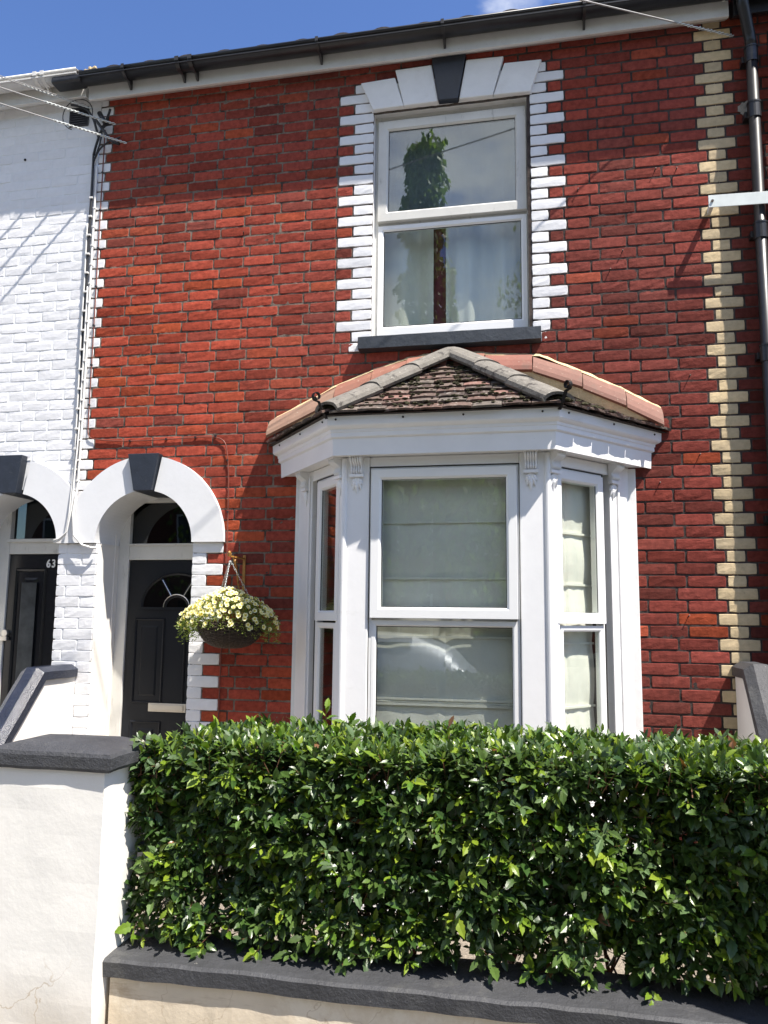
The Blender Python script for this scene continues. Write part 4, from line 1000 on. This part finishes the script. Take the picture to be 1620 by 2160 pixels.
for i in range(640):
    p, d = dome(.82)
    if p.z < BZ+.035 and rb.random() < .75: continue
    d = (d+Vector((rb.uniform(-.5, .5), rb.uniform(-.8, .1), rb.uniform(-.3, .3)))).normalized(); p = p+d*.012
    a = d.cross(Vector((0, .1, 1))).normalized(); c = d.cross(a); r_ = rb.uniform(.011, .018); n = 10; vs = [p-d*.008]; cs = [(.55, .42, .03)]
    q0 = rb.random()*6
    for k in range(n): q = 2*math.pi*k/n+q0; vs.append(p+(a*math.cos(q)+c*math.sin(q))*r_*.32-d*.002); cs.append((.78, .66, .14))
    for k in range(n): q = 2*math.pi*k/n+q0; rr = r_*(1 if k % 2 else .87); vs.append(p+(a*math.cos(q)+c*math.sin(q))*rr+d*.003*(1 if k % 2 else .2)); cs.append((.88, .86, .62))
    vs.append(p-d*.022); cs.append((.35, .40, .10))
    fs = [(0, 1+k, 1+(k+1) % n) for k in range(n)]+[(1+k, 1+n+k, 1+n+(k+1) % n, 1+(k+1) % n) for k in range(n)]
    m_ = [2+2*n-1]
    fs += [(1+k, 1+(k+1) % n, 1+2*n) for k in range(n)]
    o_ = b.add(vs, fs); b.c[o_:o_+len(vs)] = cs
o = b.build('flowers', M_petal, bk, fixn=False); o['kind'] = 'stuff'

# ------------------------------------------------------------------ divider walls, piers and front wall
def rough_prism(b, poly, xa, xb, amp=.003, nseg=8):        # poly in y,z extruded along x with wobble
    n = len(poly); rows = []
    for i in range(nseg+1):
        x = xa+(xb-xa)*i/nseg; rows.append([(x+nz3(y*6, z*6, 9)*amp, y+nz3(x*9, z*7, 4)*amp, z+nz3(x*7, y*7, 1)*amp) for y, z in poly])
    for i in range(nseg):
        for q in range(n): a, c = rows[i], rows[i+1]; b.add([a[q], a[(q+1) % n], c[(q+1) % n], c[q]], [(0, 1, 2, 3)])
    b.add(rows[0], [tuple(range(n))]); b.add(rows[-1], [tuple(range(n-1, -1, -1))])
def divider(x0, x1, ztop, yb, name, label, mcop, extra=0, msurf=None):
    s = 1.13; z2 = .42; y2 = yb-(ztop-z2)/s
    b = MB(); rough_prism(b, [(-.002, -.1), (-.002, ztop-.03), (yb, ztop-.03), (y2, z2-.03), (-2.36, z2-.03), (-2.36, -.1)], x0+.018, x1-.018, .002)
    w = b.build(name, msurf or M_render2); tag(w, label, 'wall')
    path = [Vector((0, -.002, ztop)), Vector((0, yb, ztop)), Vector((0, y2, z2)), Vector((0, -2.36, z2))]
    # coping profile in (x offset, height above wall top): chamfered
    hw = (x1-x0)/2; xm = (x0+x1)/2
    prof = [(-hw, -.052), (-hw, .0), (-hw*.42, .030), (hw*.42, .030), (hw, .0), (hw, -.052), (hw-.016, -.056), (-hw+.016, -.056)]
    dirs = [Vector((0, 0, 1)), None, None, Vector((0, 0, 1))]
    nd = Vector((0, -1, 0)); sdn = (path[2]-path[1]).normalized(); n1 = Vector((0, sdn.z, -sdn.y)); n1 = n1 if n1.z > 0 else -n1
    mz = Vector((0, 0, 1)); m1 = (mz+n1); m1 = m1/ (m1.dot(mz)); 
    b = MB(); rows = []
    keys = [(path[0], mz), (path[1], m1), (path[2], m1), (path[3], mz)]
    st = []
    for (p, a), (q, c) in zip(keys[:-1], keys[1:]):
        for i in range(10): t = i/10; mm = a.lerp(c, t) if False else None; st.append((p, a, q, c, t))
    st.append((keys[-2][0], keys[-2][1], keys[-1][0], keys[-1][1], 1))
    for p, a, q, c, t in st:
        row = []
        for (dx, h) in prof:
            P = (p+a*h).lerp(q+c*h, t); row.append((xm+dx+nz3(P.y*9, P.z*9, dx*20)*.003, P.y, P.z+nz3(P.y*8, dx*30, 2)*.004))
        rows.append(row)
    n = len(prof)
    for i in range(len(rows)-1):
        for k in range(n): b.add([rows[i][k], rows[i][(k+1) % n], rows[i+1][(k+1) % n], rows[i+1][k]], [(0, 1, 2, 3)])
    b.add(rows[0], [tuple(range(n))]); b.add(rows[-1], [tuple(range(n))])
    b.build('coping', mcop, w, fixn=True)
    return w
divider(-2.175, -2.005, 1.222, -.38, 'divider_wall', 'sloping cream divider wall with glossy black coping between the two porches', M_glossblack)
divider(2.252, 2.422, 1.335, -.29, 'divider_wall', 'sloping pale divider wall with matt charcoal coping at the right of the bay', M_coping)
def pier(xr, label, w=.42):
    x0, x1 = xr-w, xr; p = thing('garden_pier', label, 'pier', ((x0+x1)/2, -2.43, 0))
    b = MB(); n = 16; Y0, Y1 = -2.58, -2.325; rows = []
    for i in range(n+1):
        z = -.1+1.19*i/n; fl = .012*max(0, 1-(z/.35)) if z < .35 else 0
        ring = []
        for (xa, ya, xb, yb_) in ((x0, Y0, x1, Y0), (x1, Y0, x1, Y1), (x1, Y1, x0, Y1), (x0, Y1, x0, Y0)):
            for q in range(8): t = q/8; x, y = xa+(xb-xa)*t, ya+(yb_-ya)*t; ring.append((x+nz3(x*8, y*8, z*6)*.006, y+nz3(x*7, z*7, y)*.006, z))
        rows.append(ring)
    for i in range(n): b.strip(rows[i]+rows[i][:1], rows[i+1]+rows[i+1][:1])
    b.build('shaft', M_render, p, smooth=True, fixn=False).modifiers.new('e', 'EDGE_SPLIT').split_angle = R(50)
    b = MB(); o = .034; z0, z1, za = 1.078, 1.137, 1.170
    cx_, cy_ = (x0+x1)/2, -2.45; m_ = 10; X0, X1, Ya, Yb = x0-o, x1+o, -2.600, -2.30
    def rg(k, z):
        r_ = []
        for (xa, ya, xb, yb_) in ((X0, Ya, X1, Ya), (X1, Ya, X1, Yb), (X1, Yb, X0, Yb), (X0, Yb, X0, Ya)):
            for q in range(m_): t = q/m_; x, y = xa+(xb-xa)*t, ya+(yb_-ya)*t; x = cx_+(x-cx_)*k; y = cy_+(y-cy_)*k; r_.append((x+nz3(x*12, y*12, z*9)*.004, y+nz3(y*14, x*12, z*4)*.004, z+nz3(x*10, y*10, 3)*.004))
        return r_
    rows = [rg(.80, z0-.006), rg(.97, z0), rg(1.0, z0+.01), rg(1.0, z1-.012), rg(.965, z1), rg(.6, z1+.022), rg(.25, za-.006), rg(.02, za)]
    for a, c in zip(rows[:-1], rows[1:]): b.strip(a+a[:1], c+c[:1])
    b.build('cap', M_coping, p, smooth=True, fixn=False).modifiers.new('e', 'EDGE_SPLIT').split_angle = R(42)
    return p
pier(-.262, 'cream rendered garden pier with charcoal cap at the left end of the hedge')
fn = thing('shade_panel', 'unseen tall board fence panel added to shade the right end of the hedge', 'fence', (2.9, -2.74, -.1))  # added out of view to cast the shadow on the hedge's right end
for x in (2.24, 3.5): b = MB(); b.box(x-.04, x+.04, -2.78, -2.70, -.1, 2.23); b.build('post', M_bark, fn, bevel=.004)
b = MB()
for i in range(9): b.box(2.285+i*.13, 2.285+i*.13+.124, -2.765, -2.745, .0, 2.17)
b.build('boards', M_bark, fn, bevel=.003)
fw = MB(); rough_prism(fw, [(-2.503, -.1), (-2.503, .42), (-2.30, .42), (-2.30, -.1)], -.245, 3.6, .006, 80)
fw = fw.build('front_wall', mat('stained_render', (.60, .52, .40), .85, .08, 6, .5, 9, .008, bump2=(70, .0015, .5), crack=True, stain=[((.20, .13, .07), 3.5, .54, .12, .55, (.5, 1, 3)), ((.74, .68, .56), 5, .50, .12, .7, (1, 1, 1))])); tag(fw, 'low cream rendered front wall with charcoal coping under the hedge', 'wall')
b = MB(); rough_prism(b, [(-2.505, .408), (-2.521, .414), (-2.524, .462), (-2.512, .470), (-2.46, .474), (-2.27, .478), (-2.262, .47), (-2.262, .41)], -.262, 3.62, .005, 130)
b.build('coping', M_coping, fw, smooth=False)

# ------------------------------------------------------------------ hedge
hedge = thing('hedge', 'clipped evergreen hedge of glossy toothed leaves standing above the low front wall', 'hedge', (1.0, -2.1, 0))
HX0, HX1, HY0, HY1, HZ0, HZ1 = -.245, 2.60, -2.44, -1.74, .50, 1.160
rh = random.Random(21)
ST = [(0, .04), (.14, .55), (.22, .40), (.34, .98), (.42, .78), (.55, 1.0), (.63, .74), (.76, .70), (.84, .40), (1, .0)]
def leaf(mb, p, t, up, ln, w, col, curl):
    s_ = t.cross(up).normalized(); n_ = s_.cross(t).normalized()
    if n_.dot(up) < 0: n_ = -n_
    vs = []; k = len(ST)
    fold = rh.uniform(.1, .55)
    for u_, hw in ST:
        c = p+t*(ln*u_)+n_*(-curl*ln*u_*u_)
        vs.append(c); e = n_*(hw*w*fold)
        vs.append(c+s_*hw*w+e); vs.append(c-s_*hw*w+e)
    fs = []
    for i in range(k-1):
        a = 3*i; fs.append((a, a+1, a+4, a+3)); fs.append((a, a+3, a+5, a+2))
    mb.add(vs, fs, col)
lv = MB(); stm = MB()
def shoot(p, d, nl, yellow, size):
    ln = rh.uniform(.03, .075)*size; tip = p+d*ln
    if rh.random() < .5: stm.tube([p-d*.04, tip], [.0018, .001], 3, cap=False)
    a0 = rh.random()*6.28; side = d.cross(Vector((.3, .2, 1))).normalized(); c2 = d.cross(side)
    base = Vector((.024, .055, .012)).lerp(Vector((.074, .120, .028)), rh.random()**1.2)
    if rh.random() < .15: base = Vector((.075, .12, .05))
    for i in range(nl):
        f_ = i/max(1, nl-1); a = a0+i*2.4
        rad = side*math.cos(a)+c2*math.sin(a)
        t = (d*(.25+.9*f_)+rad*(1.0-.45*f_)+Vector((0, 0, rh.uniform(-.35, .3)))).normalized()
        up = (d*.45-rad*.3+Vector((.15, -.15, .95))+Vector((rh.uniform(-.5, .5), rh.uniform(-.5, .5), rh.uniform(-.3, .3)))).normalized()
        L_ = rh.uniform(.028, .063)*size*(1 if f_ < .8 else .75); w = L_*rh.uniform(.19, .27)
        c = base*rh.uniform(.6, 1.5)
        if yellow and f_ > .45: c = Vector((.19, .25, .022)).lerp(Vector((.07, .15, .015)), rh.random())
        if rh.random() < .002: c = Vector((.16, .075, .03))
        leaf(lv, p+d*(ln*f_)+rad*.003, t, up, L_, w, tuple(c), rh.uniform(-.05, .35))
def hedge_front(x, z): return HY0+.045*nz3(x*1.6, z*1.8, 5)+.045*nz3(x*5, z*5, 8)+.05*max(0, (z-1.02)/.14)**2+.02
def topz(x, y): return HZ1+.018*nz3(x*2, y*3, 2)+.02*nz3(x*7, y*7, 4)-.035*max(0, (HX0+.25-x)/.25)
def bottom(x): return HZ0+.05*nz3(x*3, 0, 7)+.02
cnt = 0
for i in range(2900):                                       # front face
    x = rh.uniform(HX0, HX1); z = rh.uniform(bottom(x)-.02, 1.15)
    low = (z-HZ0)/.2
    if low < 1 and rh.random() > .62+.38*max(low, 0): continue
    y = hedge_front(x, z)+abs(rh.gauss(0, .035))
    hole = nz3(x*5.5, z*6.5, 12)
    if hole > .25 and rh.random() < .5: continue
    if hole > .15: y += .05
    d = Vector((rh.gauss(0, .5), -1, rh.gauss(.15, .5))).normalized()
    shoot(Vector((x, y+.03, z)), d, rh.randint(5, 9), rh.random() < .26, rh.uniform(.8, 1.15))
for i in range(2700):                                       # top face
    x, y = rh.uniform(HX0, HX1), rh.uniform(HY0+.03, HY1)
    z = topz(x, y)-.008-abs(rh.gauss(0, .012))
    d = Vector((rh.gauss(0, .45), rh.gauss(-.1, .4), 1)).normalized()
    shoot(Vector((x, y, z-.05)), d, rh.randint(5, 8), rh.random() < .34, rh.uniform(.8, 1.1))
for i in range(260):                                        # left end
    y, z = rh.uniform(HY0+.03, HY1), rh.uniform(HZ0, 1.12)
    shoot(Vector((HX0+.03+rh.uniform(0, .03), y, z)), Vector((-1, rh.gauss(-.2, .4), rh.gauss(0, .4))).normalized(), 5, rh.random() < .2, .9)
for i in range(3300):                                        # inside and back
    x, y, z = rh.uniform(HX0+.03, HX1), rh.uniform(HY0+.1, HY1+.02), rh.uniform(HZ0-.02, 1.08)
    if z < .62 and rh.random() < .35: continue
    d = Vector((rh.gauss(0, 1), rh.gauss(0, 1), rh.gauss(0, .6))).normalized()
    shoot(Vector((x, y, z)), d, rh.randint(4, 6), False, 1.1)
for i in range(9):                                         # longer wild shoots
    x = rh.uniform(HX0, HX1); shoot(Vector((x, rh.uniform(HY0+.05, HY1), topz(x, 0)-.02)), Vector((rh.gauss(0, .25), -.1, 1)).normalized(), 7, rh.random() < .4, 1.2)
lv.build('foliage', M_leaf, hedge, fixn=False)
for i in range(20):
    x = HX0+.1+i*.135+rh.uniform(-.05, .05); y = rh.uniform(-2.16, -1.95); pts = [Vector((x, y, -.01))]
    for k in range(8): pts.append(pts[-1]+Vector((rh.uniform(-.04, .04), rh.uniform(-.03, .03), .13)))
    stm.tube(pts, [.011-.001*k for k in range(9)], 6)
    for k in range(2, 8):
        for q in range(3):
            e = pts[k]+Vector((rh.uniform(-.16, .16), rh.uniform(-.28, .2), rh.uniform(.02, .16))); stm.tube([pts[k], pts[k].lerp(e, .5)+Vector((0, 0, .02)), e], [.005, .004, .002], 4, cap=False)
stm.build('stems', M_stem, hedge, fixn=False)

# ------------------------------------------------------------------ across the street (seen mirrored in the windows)
def tree(x, y, h, r, zlo, label, spire=0, seed=1, nleaf=5200):
    rt = random.Random(seed); T = thing('street_tree', label, 'tree', (x, y, -.1), 'trees across the street')
    b = MB(); pts = [Vector((x, y, -.1))]
    for k in range(8): pts.append(Vector((x+rt.uniform(-.12, .12), y+rt.uniform(-.12, .12), h*.85*(k+1)/8)))
    b.tube(pts, [.22-.022*k for k in range(9)], 10)
    for k in range(26):
        p = pts[rt.randint(2, 4 if spire else 6)]; e = p+Vector((rt.uniform(-1, 1)*r*.8, rt.uniform(-1, 1)*r*.8, rt.uniform(.3, 1.6))); b.tube([p, p.lerp(e, .5)+Vector((0, 0, .15)), e], [.06, .04, .015], 6)
    b.build('trunk', M_bark, T, smooth=True)
    b = MB(); cl = []
    for k in range(170):
        t = rt.random(); z = zlo+(h-zlo)*t; rad = r*(1-.75*t**1.6) if not spire else (r*(1-t/.55) if t < .5 else spire*(1.25-t))
        rad = max(rad, .3); a = rt.random()*6.28; q = rt.random()**.5*rad; cl.append((Vector((x+q*math.cos(a), y+q*math.sin(a), z)), rt.uniform(.35, .8)*(1 if not spire or t < .5 else .6)))
    for k in range(nleaf):
        c, cr = rt.choice(cl); d = Vector((rt.gauss(0, 1), rt.gauss(0, 1), rt.gauss(0, .8))).normalized(); p = c+d*cr*rt.uniform(.6, 1)
        t = (Vector((rt.uniform(-1, 1), rt.uniform(-1, 1), -1.2))).normalized(); s_ = t.cross(Vector((rt.uniform(-1, 1), rt.uniform(-1, 1), .2))).normalized(); L_ = rt.uniform(.13, .24)
        col = Vector((.09, .15, .04)).lerp(Vector((.20, .29, .09)), rt.random())
        b.add([p, p+t*L_*.5+s_*L_*.28, p+t*L_, p+t*L_*.5-s_*L_*.28], [(0, 1, 2, 3)], tuple(col))
    b.build('crown', M_tleaf, T, fixn=False)
tree(-1.62, -13.0, 13.3, 3.2, 2.0, 'tall narrow topped tree across the street', spire=.9, seed=3, nleaf=15000)
tree(-5.6, -14.5, 12.9, 3.4, 1.8, 'broad round tree across the street to the left', seed=4, nleaf=8000)
tree(1.9, -16.0, 12.6, 3.2, 1.5, 'low bushy tree across the street to the right', seed=5, nleaf=8000)
car = thing('parked_car', 'silver hatchback parked at the kerb behind the photographer', 'car', (-1.6, -7.4, -.12))
def carbody():
    x0 = -3.9; b = MB(); nseg = 46; prof_top = []
    def top(u):
        pts = [(0, .62), (.03, .86), (.24, 1.0), (.30, 1.04), (.43, 1.42), (.55, 1.50), (.78, 1.46), (.90, 1.28), (.965, .95), (1, .60)]
        for (a, ya), (c, yc) in zip(pts[:-1], pts[1:]):
            if a <= u <= c: return ya+(yc-ya)*(u-a)/(c-a)
        return .6
    rows = []
    for i in range(nseg+1):
        u = i/nseg; x = x0+4.2*u; zt = top(u)-.1; hw = .86*(1-.28*abs(2*u-1)**5); belt = min(zt, .88); row = []
        for (f_, z_) in ((.92, .12), (1, .3), (1.0, .6), (.97, belt), (.80 if zt > .95 else .9, (belt+zt)/2 if zt > .95 else belt), (.66 if zt > .95 else .8, zt-.02), (.35, zt), (0, zt+.01)): row.append((x, -7.4-hw*f_, z_))
        rows.append(row+[(x, -14.8-y, z_) for (_, y, z_) in row[::-1][1:]])
    for i in range(nseg): b.strip(rows[i], rows[i+1])
    b.add(rows[0], [tuple(range(len(rows[0])))]); b.add(rows[-1], [tuple(range(len(rows[0])))])
    return b.build('body', M_carpaint, car, smooth=True, fixn=True)
carbody()
for sy in (-8.03, -6.77):
    b = MB(); s_ = 1 if sy > -7.4 else -1
    for (xa, xb) in ((-2.35, -1.45), (-1.38, -.55)): b.prism([(xa, .86), (xb, .86), (xb-.1, 1.27), (xa+.28 if xa < -2 else xa, 1.27)], sy, sy+s_*.1 if False else sy+s_*.02)
    b.build('side_window', M_glass2, car)
for wx in (-3.1, -.6):
    for wy in (-6.62, -8.18):
        b = MB(); b.tube([(wx, wy-.1, .2), (wx, wy+.1, .2)], .31, 24); o = b.build('wheel', M_tyre, car, bevel=.02)
        b2 = MB(); b2.tube([(wx, wy-.105, .2), (wx, wy+.105, .2)], .19, 16); b2.build('rim', M_silver, o)

opp = thing('terraced_house', 'plain brick terrace across the street behind the trees', 'house', (-2, -20, -.1))
b = MB(); b.box(-26, 22, -26, -19.5, -.1, 5.6); b.build('wall', mat('opposite_brick', (.17, .075, .05), .9, .2, 3), opp)
b = MB(); b.add([(-26, -19.2, 5.5), (22, -19.2, 5.5), (22, -22.7, 8.0), (-26, -22.7, 8.0), (22, -26.3, 5.5), (-26, -26.3, 5.5)], [(0, 1, 2, 3), (3, 2, 4, 5)]); b.build('roof', M_rooftile, opp)
for i in range(9):
    x = -24+i*5.2
    for (a, z) in ((x, .7), (x, 3.4), (x+2.4, 3.4)):
        b = MB(); b.box(a, a+1.1, -19.5, -19.46, z, z+1.6); w_ = b.build('window', M_upvc, opp)
        b = MB(); b.box(a+.08, a+1.02, -19.458, -19.45, z+.08, z+1.52); b.build('pane', M_glass2, w_)
    b = MB(); b.box(x+2.5, x+3.4, -19.5, -19.45, -.1, 2.1); b.build('door', M_door, opp)
